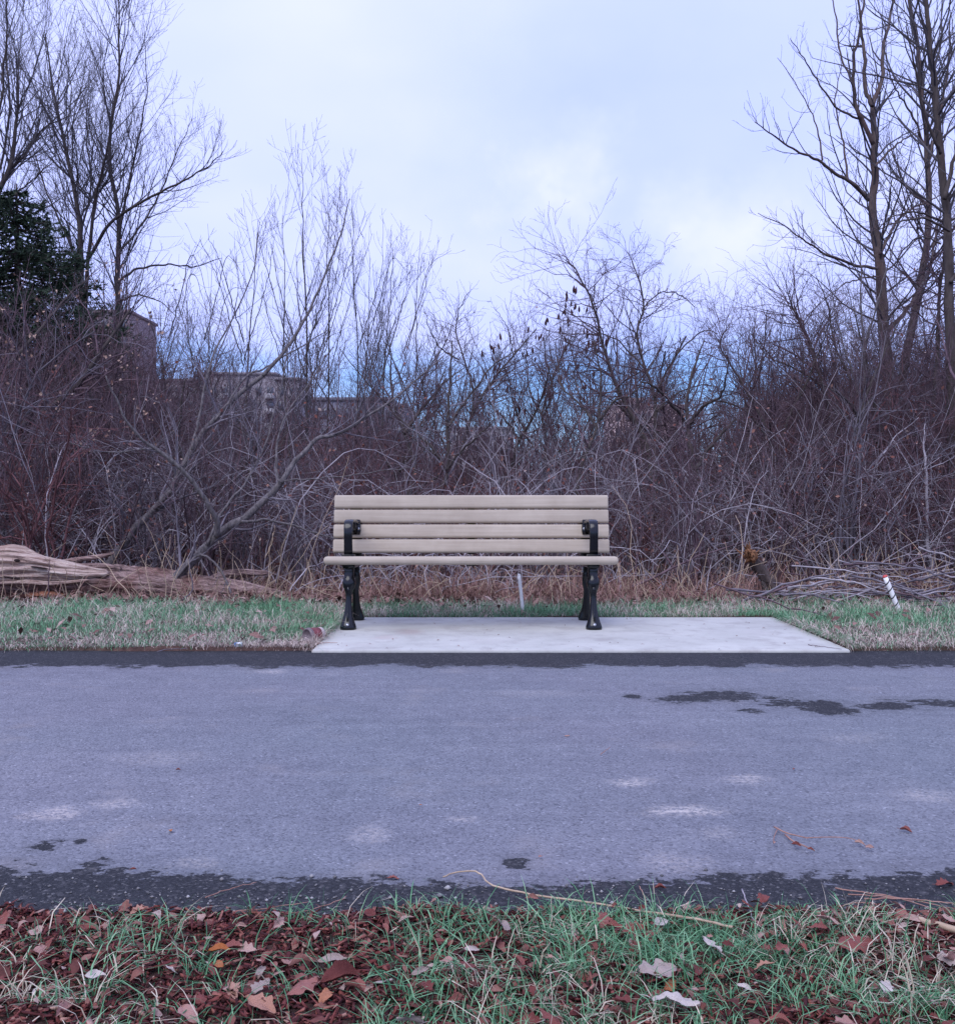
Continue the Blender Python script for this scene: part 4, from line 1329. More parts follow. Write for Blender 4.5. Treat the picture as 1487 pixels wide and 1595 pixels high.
# ------------------------------------------------------------------ stakes and flag
def stakes():
    M['pvc'] = plain('white_paint', (0.84, 0.82, 0.80), 0.5, 0, 0.06, 40)
    M['stripe'] = plain('black_band', (0.02, 0.02, 0.022), 0.5)
    M['red_tip'] = plain('red_paint', (0.52, 0.07, 0.06), 0.55, 0, 0.2, 60)
    M['flag'] = plain('orange_flag', (0.75, 0.13, 0.04), 0.6, 0, 0.1, 40)
    # plain white stake behind the bench
    a, b_ = P3(815, 966, 7.25), P3(808, 896, 7.25)
    g = Geo()
    c = resample([a * 0, (b_ - a) * 0.5 + np.array([0.002, 0, 0]), b_ - a], 10)
    tubes(g, c[None], np.linspace(0.0125, 0.0115, 10)[None], 10, True)
    root = empty('white_stake', a)
    tag(root, 'plain white stake leaning in the grass seen under the bench', 'stake')
    g.obj('shaft', M['pvc'], root)
    d = (b_ - a) / np.linalg.norm(b_ - a)
    g = Geo()
    lathe(g, [(0.0113, 0), (0.011, 0.006), (0.007, 0.010), (0.0001, 0.011)], tuple(b_ - a), tuple(d), 12)
    g.obj('tip', M['pvc'], root)
    # striped stake at right
    a, b_ = P3(1409, 975, 7.35), P3(1378, 899, 7.35)
    root = empty('striped_stake', a)
    tag(root, 'white stake with black bands and a red tip leaning before the brush pile', 'stake')
    L = np.linalg.norm(b_ - a)
    d = (b_ - a) / L
    g = Geo()
    tubes(g, np.stack([d * L * t for t in np.linspace(-0.05, 1, 8)])[None], np.full((1, 8), 0.0175), 14, True)
    g.obj('shaft', M['pvc'], root)
    for t in (0.09, 0.30, 0.46, 0.61, 0.76, 0.90):
        g = Geo()
        dd = d + np.array([0.0, 0, 0])
        u = np.array([d[2], 0, -d[0]])
        k = 16
        an = np.arange(k) * 2 * math.pi / k
        v = np.cross(d, u)
        ring = [d * L * t + 0.0182 * (np.cos(q) * u + np.sin(q) * v) + d * (0.012 * math.cos(q) + o_) for o_ in (-0.005, 0.005) for q in an]
        j = np.arange(k)
        g.add(ring, np.stack([j, (j + 1) % k, k + (j + 1) % k, k + j], -1))
        g.obj('black_band', M['stripe'], root)
    g = Geo()
    tubes(g, np.stack([d * (L + t) for t in (0.0005, 0.005, 0.012, 0.016)])[None], np.array([[0.0181, 0.0181, 0.015, 0.008]]), 14, True)
    g.obj('red_tip', M['red_tip'], root)
    # orange survey flag far behind
    p = P3(1026, 935, 9.2)
    root = empty('marker_flag', p)
    tag(root, 'tiny orange marker flag standing in the weeds right of the bench', 'flag')
    top = P3(1025, 903, 9.2) - p
    g = Geo()
    tubes(g, np.stack([top * t for t in (-0.3, 0.3, 0.6, 1.0)])[None], np.full((1, 4), 0.0025), 5, True)
    g.obj('wire', M['stripe'], root)
    g = Geo()
    xs = np.linspace(0, 0.038, 7)
    V = []
    for side in (0, 0.0015):
        for z in (-0.07, 0.0):
            for q, x in enumerate(xs):
                V.append(top + np.array([x - 0.01, 0.008 * math.sin(q * 1.1) + side, z - 0.004 * q * 0.6]))
    f = []
    for s in range(2):
        for q in range(6):
            o = s * 14
            f.append((o + q, o + q + 1, o + 7 + q + 1, o + 7 + q))
    g.add(V, np.array(f))
    g.obj('flag', M['flag'], root)


stakes()


# ------------------------------------------------------------------ fallen log and stump
def gnarled(geo, pts, radii, k=64, n=110, ridge=0.12, seed=0, squash=1.0, twist=1.0, nridge=7, ends=True, fine=0.02, groove=0.016):
    """a trunk length with deep lengthwise ridges and furrows"""
    rng = np.random.default_rng(seed)
    C = resample(pts, n)
    R = np.interp(np.linspace(0, 1, n), np.linspace(0, 1, len(radii)), radii)
    T = nrm(np.gradient(C, axis=0))
    ref = np.array([0.03, 0.05, 1.0])
    U = nrm(np.cross(T, ref))
    V = np.cross(U, T)
    a = np.arange(k) * 2 * math.pi / k
    t = np.linspace(0, 1, n)
    ph = rng.uniform(0, 6.28, 12)
    am = rng.uniform(0.4, 1.0, 12)
    A, Tt = np.meshgrid(a, t)
    ln = np.linalg.norm(C[-1] - C[0])
    rad = np.ones_like(A)
    for q in range(nridge):
        fr = q + 2
        rad += ridge * am[q] / (1 + 0.25 * q) * np.sin(fr * (A + twist * Tt * 0.6) + ph[q] + 1.6 * np.sin(Tt * ln * 2.1 * (q + 1) * 0.5 + ph[-q - 1]))
    for q in range(8, 22):
        rad += groove * rng.uniform(0.4, 1) * np.sin(q * (A + twist * Tt * 0.5) + rng.uniform(0, 6.28) + 1.2 * np.sin(Tt * ln * 3.0 + rng.uniform(0, 6.28)))
    rad += rng.normal(0, fine, rad.shape)
    e = np.minimum(1, np.minimum(t, 1 - t) * n / 3.0 + 0.35)[:, None] if ends else 1
    rr = R[:, None] * rad * e
    Vt = C[:, None, :] + rr[..., None] * (np.cos(A)[..., None] * U[:, None, :] + squash * np.sin(A)[..., None] * V[:, None, :])
    i = (np.arange(n - 1) * k)[:, None]
    j = np.arange(k)[None]
    j2 = ((np.arange(k) + 1) % k)[None]
    q = np.stack([i + j, i + j2, i + k + j2, i + k + j], -1).reshape(-1, 4)
    geo.add(Vt.reshape(-1, 3), q, np.arange(k)[::-1][None], ((n - 1) * k + np.arange(k))[None])


def fallen_log():
    Z = 8.35
    base = P3(120, 945, Z)
    base[2] = 0.03
    root = empty('fallen_log', base)
    tag(root, 'big weathered fallen log with split pale wood lying at the left thicket edge', 'log')

    def pts(pp, dz=0.0):
        return [P3(a, b_, Z + dz + (c if c else 0)) - base for a, b_, c in pp]

    def part(name, mat, pp, radii, dz=0.0, **kw):
        g = Geo()
        gnarled(g, pts(pp, dz), radii, **kw)
        g.obj(name, mat, root)
    part('trunk', M['log_bark'], [(-90, 905, 0), (0, 903, 0), (90, 905, 0), (180, 908, 0), (260, 914, 0), (360, 923, .05), (455, 938, .1)], (.13, .15, .15, .145, .13, .11, .07), dz=0.05, seed=1, ridge=0.07)
    part('split_wood', M['wood'], [(-60, 893, 0), (5, 892, 0), (60, 890, 0), (110, 892, 0), (170, 893, 0)], (.08, .11, .105, .085, .03), dz=-0.08, seed=2, ridge=0.17, squash=0.75, groove=0.03)
    part('split_wood', M['wood'], [(-40, 872, 0), (15, 872, 0), (60, 876, 0), (110, 884, 0), (165, 893, 0)], (.06, .085, .075, .06, .02), dz=-0.05, seed=3, ridge=0.19, squash=0.7, groove=0.03)
    part('split_wood', M['wood'], [(-10, 862, 0), (20, 860, 0), (40, 863, 0), (75, 876, 0), (105, 886, 0)], (.05, .065, .06, .04, .012), dz=0.02, seed=4, ridge=0.2, squash=0.8, groove=0.03)
    part('splinter', M['wood'], [(18, 864, 0), (35, 853, 0), (50, 862, 0), (80, 872, 0)], (.018, .02, .024, .01), dz=0.03, seed=5, ridge=0.12, k=14, n=40)
    part('splinter', M['wood'], [(0, 908, -.05), (40, 906, -.05), (85, 908, -.05), (140, 903, -.05)], (.03, .032, .03, .012), dz=-0.10, seed=6, ridge=0.12, k=16, n=60, squash=0.6)
    part('split_wood', M['log_bark'], [(95, 888, 0), (130, 884, 0), (165, 884, 0), (190, 887, 0)], (.03, .05, .05, .03), dz=0.0, seed=15, ridge=0.12, squash=0.6)
    part('limb', M['log_bark'], [(135, 884, .1), (200, 892, .1), (250, 905, .1), (275, 912, .1)], (.04, .038, .035, .02), seed=7, ridge=0.08, k=16, n=50)
    part('limb', M['log_bark'], [(80, 878, .2), (120, 872, .2), (155, 867, .2), (178, 862, .2)], (.016, .02, .018, .012), seed=8, ridge=0.1, k=12, n=40)
    part('limb', M['log_bark'], [(305, 925, .3), (330, 905, .3), (365, 893, .3), (420, 893, .3)], (.05, .045, .04, .025), seed=9, ridge=0.08, k=16, n=50)
    part('rotten_heap', M['rot'], [(30, 934, -.05), (80, 928, -.05), (130, 936, 0), (170, 945, 0)], (.04, .09, .08, .03), dz=-0.02, seed=10, ridge=0.2, squash=0.7, fine=0.06)
    part('rotten_heap', M['log_bark'], [(140, 936, -.05), (165, 934, -.05), (190, 938, 0), (215, 944, 0)], (.03, .06, .055, .02), dz=-0.1, seed=11, ridge=0.2, squash=0.8, fine=0.06)
    part('trunk_end', M['log_bark'], [(280, 926, .1), (340, 935, .1), (400, 940, .1), (440, 946, .1)], (.05, .065, .055, .02), dz=-0.1, seed=12, ridge=0.09, squash=0.75)


    for px, py, rx, rz, dz in ((27, 873, .020, .012, -.16), (97, 880, .055, .012, -.085), (62, 884, .07, .006, -.2), (20, 900, .08, .008, -.27)):  # solid dark lenses set proud of the wood, standing in for shaded holes
        g = Geo()
        c = P3(px, py, Z + dz) - base
        u, v = np.meshgrid(np.linspace(0, 2 * math.pi, 17)[:-1], np.linspace(0.05, math.pi - 0.05, 9))
        V = np.stack([c[0] + rx * np.sin(v) * np.cos(u) + 0.004 * np.sin(5 * u), c[1] + 0.02 * np.sin(v) * np.sin(u), c[2] + rz * np.cos(v) - 0.15 * rx * np.cos(u) * np.sin(v)], -1)
        i = (np.arange(8)[:, None] * 16 + np.arange(16)[None])
        i2 = (np.arange(8)[:, None] * 16 + (np.arange(16)[None] + 1) % 16)
        g.add(V, np.stack([i, i2, i2 + 16, i + 16], -1).reshape(-1, 4))
        g.obj('knot_hole_shade', M['hollow_shade'], root)


fallen_log()


def broken_stump():
    base = P3(1212, 940, 8.15)
    base[2] = 0.0
    root = empty('broken_stump', base)
    tag(root, 'leaning broken tree stump with a rotten orange top right of the bench', 'stump')
    g = Geo()
    gnarled(g, [P3(1215, 955, 8.15) - base, P3(1204, 920, 8.15) - base, P3(1184, 890, 8.12) - base, P3(1170, 868, 8.08) - base], (.062, .054, .047, .042), k=36, n=60, ridge=0.13, seed=3, fine=0.04)
    g.obj('trunk', M['bark_right'], root)
    rng = np.random.default_rng(8)
    top = P3(1168, 864, 8.06) - base
    g = Geo()
    gnarled(g, [P3(1174, 874, 8.06) - base, P3(1167, 863, 8.03) - base, P3(1163, 855, 8.0) - base], (.036, .038, .008), k=22, n=18, ridge=0.35, seed=6, fine=0.25)
    g.obj('rotten_top', M['rot_orange'], root)
    P_, R_ = [], []
    for q in range(46):
        s = top + rng.normal(0, 0.022, 3)
        d = np.array([rng.normal(-0.02, 0.02), rng.normal(-0.02, 0.01), rng.uniform(0.02, 0.075)])
        P_.append([s, s + d * .5, s + d])
        R_.append([.008, .006, .001])
    g = Geo()
    tubes(g, np.array(P_), np.array(R_), 4)
    tag(g.obj('splinters', M['rot_orange'], root), kind='stuff')
    g = Geo()
    gnarled(g, [P3(1196, 950, 8.08) - base, P3(1193, 925, 8.08) - base, P3(1186, 905, 8.08) - base], (.05, .03, .012), k=16, n=24, ridge=0.12, seed=9, fine=0.05)
    g.obj('root_flare', M['bark_dark'], root)


broken_stump()


# ------------------------------------------------------------------ brush pile and loose sticks
def brush_pile():
    rng = np.random.default_rng(17)
    hand = [
        ([(1235, 935), (1290, 905), (1350, 889), (1420, 886), (1470, 890)], 8.3, .011, 'long pale arched branch on top of the brush pile'),
        ([(1215, 938), (1280, 918), (1340, 905), (1395, 890)], 8.2, .009, 'straight grey branch rising left to right across the brush pile'),
        ([(1310, 933), (1370, 938), (1430, 936), (1500, 930)], 8.0, .016, 'thick dark branch lying level in the middle of the brush pile'),
        ([(1190, 925), (1260, 930), (1330, 940), (1380, 965)], 8.1, .012, 'brown branch sloping down behind the striped stake'),
        ([(1330, 945), (1350, 958), (1375, 972)], 7.85, .007, 'short pale twig lying low left of the striped stake'),
        ([(1420, 925), (1440, 950), (1450, 972)], 7.9, .008, 'grey twig hanging down at the right of the striped stake'),
    ]
    for q, (pp, Z, r, lab) in enumerate(hand):
        pts = [P3(a, b_, Z + 0.15 * math.sin(q + i)) for i, (a, b_) in enumerate(pp)]
        stick('fallen_branch', pts, r, r * 0.45, M['twig_grey'] if q % 2 else M['twig_pale'], lab, 'branch', 'brush pile branches', n=22, jit=0.004, seed=60 + q, twigs=7, twig_len=0.3)
    for q in range(84):
        x0 = rng.uniform(1190, 1520)
        Z = rng.uniform(7.7, 8.5)
        ln = rng.uniform(60, 190)
        sl = rng.normal(0, 0.26)
        zc = rng.beta(1.2, 2.0) * (0.10 + 0.24 * min(1.0, max(0.0, (x0 - 1180) / 160)))
        a = P3(x0 - ln / 2, 900, Z)
        b_ = P3(x0 + ln / 2, 900, Z + rng.normal(0, 0.4))
        a[2] = max(zc - sl * ln / 2 / F * Z, 0.03)
        b_[2] = max(zc + sl * ln / 2 / F * Z, 0.03)
        m_ = (a + b_) / 2 + np.array([0, 0, rng.normal(0.0, 0.03)])
        r = rng.uniform(0.004, 0.012)
        stick('fallen_branch', [a, m_, b_], r, r * 0.5, [M['twig_grey'], M['twig_pale'], M['twig_brown']][q % 3], 'thin dead branch heaped in the brush pile behind the striped stake', 'branch', 'brush pile branches', n=10, jit=0.006, seed=100 + q, k=5)
    # loose branches in front of the thicket
    loose = [
        ([(960, 925), (1020, 898), (1080, 870), (1130, 852), (1160, 845)], 8.6, .012, 'brown', 'long dark branch leaning up from the weeds right of the bench'),
        ([(1080, 822), (1110, 850), (1150, 885), (1185, 925)], 8.8, .010, 'grey', 'grey branch sloping down towards the broken stump'),
        ([(1098, 940), (1100, 915), (1103, 900), (1106, 880)], 8.2, .007, 'pale', 'crooked pale stick standing upright left of the broken stump'),
        ([(413, 870), (425, 840), (428, 818)], 8.0, .004, 'straw', 'tall straw coloured stalk with a bent tip left of the bench'),
        ([(405, 960), (418, 900), (420, 862), (425, 830)], 8.0, .0035, 'straw', 'thin upright straw stalk left of the bench'),
        ([(360, 905), (355, 920), (366, 945)], 8.0, .005, 'straw', 'curved pale dry leaf blade beside the log'),
        ([(470, 910), (500, 922), (540, 935)], 7.9, .004, 'straw', 'orange straw stalk slanting behind the left bench leg'),
        ([(75, 938), (76, 905), (78, 873)], 8.1, .006, 'brown', 'thin rusty rod standing upright in front of the fallen log'),
        ([(745, 945), (790, 930), (830, 905), (845, 892)], 7.9, .004, 'straw', 'straw stalk bending up beside the plain white stake'),
        ([(760, 955), (800, 928), (850, 880)], 8.1, .0045, 'straw', 'second straw stalk crossing behind the plain white stake'),
        ([(1315, 965), (1318, 945), (1321, 937)], 7.8, .006, 'straw', 'snapped straw stub left of the striped stake'),
        ([(430, 925), (470, 945), (520, 952)], 7.85, .004, 'straw', 'flattened orange stalk lying on the grass left of the bench'),
        ([(285, 935), (300, 915), (295, 880), (310, 868)], 7.9, .006, 'grey', 'bent grey twig rising beside the leaning tree base'),
        ([(480, 960), (478, 930), (484, 900), (478, 870)], 8.0, .005, 'straw', 'kinked tan stalk just left of the bench leg'),
    ]
    for q, (pp, Z, r, mt, lab) in enumerate(loose):
        pts = [P3(a, b_, Z) for a, b_ in pp]
        stick('dead_branch' if mt in ('brown', 'grey', 'pale') else 'straw_stalk', pts, r, r * 0.5, {'brown': M['twig_brown'], 'grey': M['twig_grey'], 'pale': M['twig_pale'], 'straw': M['straw']}[mt], lab,
              'branch' if mt in ('brown', 'grey', 'pale') else 'stalk', None, n=18, jit=0.003, seed=200 + q, twigs=6 if r > 0.008 else 0)


brush_pile()


# ------------------------------------------------------------------ trees
def limb_from_px(pp, Z, slope=0.0, n=20, jit=0.0, rng=None):
    P_ = []
    for i, q in enumerate(pp):
        z = q[2] if len(q) > 2 else Z + slope * i / max(1, len(pp) - 1)
        P_.append(P3(q[0], q[1], z))
    c = resample(P_, n)
    if jit and rng is not None:
        c[1:-1] += rng.normal(0, jit, (n - 2, 3))
    return c


def tree(name, label, cat, Z, limbs, seed, bark, twig, n2=5.0, n3=3.2, n4=0.0, ang2=(42, 12), len2=(0.22, 0.5), up=0.08, wig=0.12, rmin=0.0018, group=None, t0=0.25, l2max=2.2, l3=(0.25, 0.6), l4=(0.3, 0.7), extra=None, lim2=0.5, rs=0.58, rb=0.014):
    """limbs: list of (pixel polyline, r0 m, r1 m, depth slope m); the first is the trunk. n2/n3/n4: children per metre of parent"""
    rng = np.random.default_rng(seed)
    curves, radii = [], []
    n = 20
    for q, (pp, r0, r1, slope) in enumerate(limbs):
        c = limb_from_px(pp, Z, slope, n, 0.006 * Z / 12, rng)
        curves.append(c)
        w = np.linspace(0, 1, n)
        radii.append((r1 + (r0 - r1) * (1 - w) ** 0.9) * rs)
    base = curves[0][0].copy()
    root = empty(name, base)
    tag(root, label, cat, group)
    for q, (c, r) in enumerate(zip(curves, radii)):
        g = Geo()
        fine = resample(c - base, 48 if q == 0 else 34)
        rf = np.interp(np.linspace(0, 1, len(fine)), np.linspace(0, 1, n), r)
        if q == 0:
            rf = rf * (1 + 0.5 * np.exp(-np.linspace(0, 1, len(fine)) * 22))
        tubes(g, fine[None], rf[None], 12 if rf[0] > 0.02 else 7, True, 0.035, rng)
        g.obj('trunk' if q == 0 else 'limb', bark, root)
    P_ = np.stack(curves) - base
    R_ = np.stack(radii)
    c2 = max(3, int(length(P_) * n2))
    A, AR = spawn(rng, P_, R_, c2, t0, 1.0, ang2, len2, 0.5, rmin, 8, wig, up, 0.2, None, 0.0, rb)
    L = np.linalg.norm(np.diff(A, axis=1), axis=2).sum(1)
    k = np.minimum(1.0, l2max / L)[:, None, None]
    A = A[:, :1] + (A - A[:, :1]) * k
    c3 = max(3, int(length(A) * n3))
    B_, BR = spawn(rng, A, AR, c3, 0.12, 1.0, (40, 14), l3, 0.62, rmin, 5, wig * 1.2, up * 0.8, 0.35)
    g = Geo()
    tubes(g, A, AR, 5)
    tag(g.obj('branches', twig, root), kind='stuff')
    g = Geo()
    tubes(g, B_, BR, 3)
    if n4:
        c4 = int(length(B_) * n4)
        D, DR = spawn(rng, B_, BR, c4, 0.1, 1.0, (40, 15), l4, 0.7, rmin, 4, wig * 1.3, up * 0.6, 0.5)
        tubes(g, D, DR, 3)
        tips = D[:, -1]
    else:
        tips = B_[:, -1]
    tag(g.obj('crown', twig, root), kind='stuff')
    if extra:
        extra(root, tips, rng)
    return root, tips


def clinging(count, size=(0.02, 0.04), lo=None):
    def f(root, tips, rng):
        t = tips if lo is None else tips[(tips[:, 2] + root.location.z) < lo]
        if len(t) == 0:
            return
        c = t[rng.integers(len(t), size=count)] + rng.normal(0, 0.02, (count, 3))
        s = rng.uniform(*size, count)[:, None]
        a = nrm(rng.normal(0, 1, (count, 3)) + np.array([0, 0, -0.8]))
        b_ = nrm(np.cross(a, rng.normal(0, 1, (count, 3))))
        up_ = np.cross(a, b_)
        V = np.stack([c, c + a * s * .5 + b_ * s * .35 + up_ * s * .1, c + a * s * .5 - b_ * s * .35 + up_ * s * .12, c + a * s], 1)
        b0 = (np.arange(count) * 4)[:, None]
        g = Geo()
        g.add(V.reshape(-1, 3), np.concatenate([b0 + np.array([[0, 1, 2]]), b0 + np.array([[1, 3, 2]])]))
        tag(g.obj('clinging_leaves', M['clinging'], root), kind='stuff')
    return f


GY = 935  # ground line of the thicket front in the photograph


def trees():
    BG, BD, BR_ = M['bark_grey'], M['bark_dark'], M['bark_right']
    TG, TB, TS, TR, TP = M['twig_grey'], M['twig_brown'], M['twig_sky'], M['twig_red'], M['twig_pale']
    # --- two leaning trees by the log
    tree('leaning_tree', 'grey leaning tree forking low beside the log, its long limb reaching right over the bench', 'tree', 8.35, [
        ([(238, 948), (262, 915), (290, 885), (322, 852), (345, 829), (392, 798), (438, 752)], .044, .026, .1),
        ([(438, 752), (455, 725), (478, 700), (500, 680), (528, 676), (560, 655), (600, 632), (640, 600), (690, 555)], .022, .005, .5),
        ([(338, 836), (336, 806), (318, 775), (290, 738), (245, 700), (215, 678), (190, 640), (165, 585)], .024, .005, -.5),
        ([(375, 812), (430, 812), (500, 833), (560, 850)], .013, .004, .2),
        ([(440, 752), (433, 742), (432, 690), (450, 640), (480, 600), (520, 540)], .012, .004, .4),
        ([(322, 850), (345, 800), (380, 755), (410, 700), (428, 640), (445, 570), (452, 520)], .012, .004, .6),
        ([(440, 748), (500, 745), (580, 735), (640, 728)], .007, .003, .0),
        ([(262, 915), (300, 872), (320, 866), (345, 890), (362, 930)], .012, .008, -.1),
    ], 101, BG, TG, 6.5, 5.0, 2.0, rs=1.0, up=0.06, l2max=1.3, rmin=0.0016)
    tree('leaning_tree', 'grey leaning tree left of the forked one, rising straight to the upper right', 'tree', 8.9, [
        ([(150, 952), (165, 890), (200, 835), (235, 798), (262, 768), (285, 728), (305, 690), (335, 655), (375, 612), (410, 585)], .040, .020, .5),
        ([(410, 585), (445, 545), (480, 490), (505, 430), (530, 370), (545, 310)], .019, .004, .6),
        ([(335, 655), (360, 620), (385, 585), (420, 570), (470, 540), (510, 515)], .012, .004, .3),
        ([(300, 700), (312, 640), (330, 560), (360, 500), (395, 420), (405, 345)], .014, .003, 1.0),
        ([(235, 798), (268, 765)], .026, .024, -.1),
        ([(285, 728), (240, 700), (170, 705), (110, 690)], .012, .004, -.4),
    ], 102, BG, TG, 6.0, 5.0, 2.2, rs=0.95, up=0.09, l2max=1.6, rmin=0.0016)
    # --- limbs of a tree standing just outside the left edge
    tree('bare_tree', 'dark tree at the left edge whose heavy limbs reach in low', 'tree', 10.5, [
        ([(-120, 950), (-110, 800), (-70, 720), (-10, 684), (50, 655), (110, 610), (160, 545), (205, 480)], .12, .018, .4),
        ([(-20, 686), (60, 690), (110, 702), (160, 704), (220, 705), (270, 712)], .04, .010, -.2),
        ([(98, 702), (110, 725), (124, 742), (130, 765)], .02, .009, 0),
        ([(-60, 720), (-20, 610), (40, 540), (90, 480), (140, 430)], .05, .012, .6),
        ([(-90, 760), (0, 735), (70, 748), (150, 735), (220, 700)], .02, .006, -.6),
    ], 103, BD, TB, 8.0, 6.0, 3.0, up=0.05, l2max=1.8, rmin=0.002, extra=clinging(420, (0.025, 0.05)))
    # --- tall multi-stem tree, upper left
    tree('tall_tree', 'tall multi-stemmed bare tree with dark crown at upper left', 'tree', 19.0, [
        ([(140, 905), (138, 760), (132, 620), (128, 480), (125, 400), (122, 330), (102, 230), (82, 130), (70, 50)], .20, .015, .5),
        ([(185, 905), (186, 700), (184, 560), (183, 430), (184, 330), (170, 235), (185, 120), (186, 40), (185, -20)], .15, .012, .8),
        ([(132, 500), (140, 380), (150, 300), (165, 240), (178, 170), (200, 80)], .08, .012, -1.0),
        ([(140, 400), (175, 345), (230, 310), (280, 285), (320, 262), (348, 235)], .07, .010, -1.2),
        ([(183, 440), (215, 420), (260, 412), (300, 415), (345, 402)], .055, .010, .8),
        ([(184, 400), (220, 350), (250, 300), (275, 240), (300, 185)], .05, .009, 1.2),
        ([(128, 420), (95, 350), (70, 290), (50, 220), (45, 160)], .05, .009, .8),
        ([(135, 480), (120, 400), (140, 300), (135, 200), (140, 110)], .05, .010, 1.6),
        ([(184, 380), (200, 300), (215, 220), (228, 140), (225, 40)], .05, .008, -.6),
        ([(183, 470), (215, 460), (250, 470), (280, 500)], .04, .008, -.8),
    ], 104, BD, TS, 5.5, 5.5, 3.4, (38, 11), (0.22, 0.45), 0.13, 0.09, 0.0024, l2max=2.2, rs=0.46)
    tree('bare_tree', 'bare twiggy tree cut off by the left edge, reaching above the spruce', 'tree', 17.0, [
        ([(-60, 920), (-40, 700), (-30, 500), (-10, 330), (15, 260), (28, 180), (30, 100)], .14, .014, 0),
        ([(-30, 500), (0, 300), (40, 240), (70, 200), (110, 180)], .05, .009, .6),
        ([(-20, 400), (-10, 250), (5, 130), (12, 40), (5, -40)], .05, .009, -.5),
        ([(-20, 360), (15, 180), (10, 80), (28, 0)], .04, .009, .5),
        ([(-10, 330), (45, 285), (85, 250)], .03, .008, -1),
    ], 105, BD, TS, 5.5, 5.0, 3.2, (38, 10), (0.22, 0.45), 0.12, 0.1, 0.0024, l2max=2.2)
    # --- straight saplings left of centre
    sap = [
        (470, 246, 476, 15.0, 'tallest straight sapling left of the bench with steep side twigs'), (440, 335, 452, 14.5, 'thin sapling just left of the tallest straight one'),
        (512, 300, 505, 16.0, 'thin sapling just right of the tallest straight one'), (402, 342, 380, 13.5, 'slanting sapling with a knobbed tip behind the leaning trees'),
        (548, 310, 556, 16.5, 'slender sapling fourth along the row of straight saplings'), (612, 385, 592, 16.0, 'upright sapling left of the gap above the bench'),
        (655, 360, 630, 17.0, 'rightmost sapling of the straight row'), (575, 390, 572, 18.0, 'short sapling amid the straight row'),
        (330, 420, 318, 16.0, 'sapling right of the tall dark tree'), (250, 470, 262, 15.0, 'low sapling under the limbs of the tall dark tree'),
        (1338, 330, 1342, 11.5, 'smooth pole-like sapling left of the big right tree'),
    ]
    for q, (tx, ty, bx, Z, lab) in enumerate(sap):
        r = 0.030 if q in (0, 10) else 0.022
        mid = ((tx + bx) / 2 + (-1) ** q * 5, (ty + 800) / 2)
        lim = [([(bx, 915), (bx + 2, 760), mid, (tx * .7 + bx * .3, ty + 120), (tx, ty)], r, .003, .2)]
        rr = np.random.default_rng(300 + q)
        for w in range(3):
            s = rr.choice([-1, 1])
            y0 = rr.uniform(520, 640)
            lim.append(([(bx, y0), (bx + s * 18, y0 - 60), (bx + s * 38, y0 - 130), (bx + s * rr.uniform(40, 75), max(ty + 30, y0 - rr.uniform(180, 290)))], r * .5, .003, rr.normal(0, .5)))
        tree('sapling', lab, 'sapling', Z, lim, 310 + q, BG if q == 10 else M['bark_dark'], TS if q != 10 else TG, 4.5 if q != 10 else 1.5, 4.0, 2.4, (32, 9), (0.12, 0.3), 0.14, 0.07, 0.0022, 'straight saplings', l2max=1.3, rs=0.75)
    # --- gnarled small trees above the bench
    tree('gnarled_tree', 'crooked small tree leaning right above the left half of the bench', 'tree', 14.5, [
        ([(705, 905), (712, 780), (722, 690), (742, 632), (770, 590), (800, 555), (835, 512)], .06, .010, .3),
        ([(738, 640), (735, 600), (722, 560), (710, 520), (716, 480), (730, 455)], .03, .006, .4),
        ([(715, 560), (690, 545), (672, 520), (660, 480)], .02, .005, -.3),
        ([(712, 740), (690, 690), (668, 640), (660, 590), (690, 540), (710, 490)], .028, .006, -.4),
        ([(800, 555), (790, 510), (770, 480)], .015, .005, .2),
    ], 121, BD, TB, 12.0, 7.0, 3.5, (48, 16), (0.2, 0.5), 0.04, 0.18, 0.0021, l2max=1.1)

    def cones(root, tips, rng):
        hi = tips[np.argsort(-tips[:, 2])][:400]
        pick = hi[rng.permutation(len(hi))[:90]]
        gm = Geo()
        lathe(gm, [(0.001, 0.0), (0.011, 0.012), (0.021, 0.04), (0.022, 0.07), (0.015, 0.105), (0.006, 0.13), (0.001, 0.142)], (0, 0, 0), (0, 0, 1), 8)
        me = gm.mesh('fruit_cone', M['sumac'])
        for p in pick:
            o = bpy.data.objects.new('fruit_cone', me)
            COL.objects.link(o)
            o.parent = root
            o.location = p
            s = rng.uniform(0.55, 0.95)
            o.scale = (s, s, s)
            o.rotation_euler = (rng.normal(0, 0.16), rng.normal(0, 0.16), 0)
    tree('sumac', 'sumac clump with upright dark red fruit cones above the middle of the bench', 'shrub', 15.0, [
        ([(850, 905), (852, 780), (850, 700), (845, 640), (862, 590), (880, 545), (890, 530)], .05, .008, .2),
        ([(850, 720), (820, 680), (800, 630), (790, 580), (775, 545)], .03, .007, -.4),
        ([(850, 730), (880, 690), (905, 640), (895, 590), (900, 540)], .03, .007, .5),
        ([(846, 650), (825, 610), (820, 565), (815, 530)], .024, .006, .4),
        ([(845, 650), (860, 610), (850, 560), (845, 525)], .024, .006, -.4),
        ([(852, 780), (830, 720), (780, 680), (770, 620), (800, 560)], .022, .006, .8),
        ([(852, 770), (900, 720), (925, 650), (915, 580), (930, 540)], .022, .006, -.6),
    ], 122, BD, TS, 10, 6.0, 2.0, (42, 13), (0.2, 0.42), 0.12, 0.15, 0.0022, l2max=1.0, extra=cones)
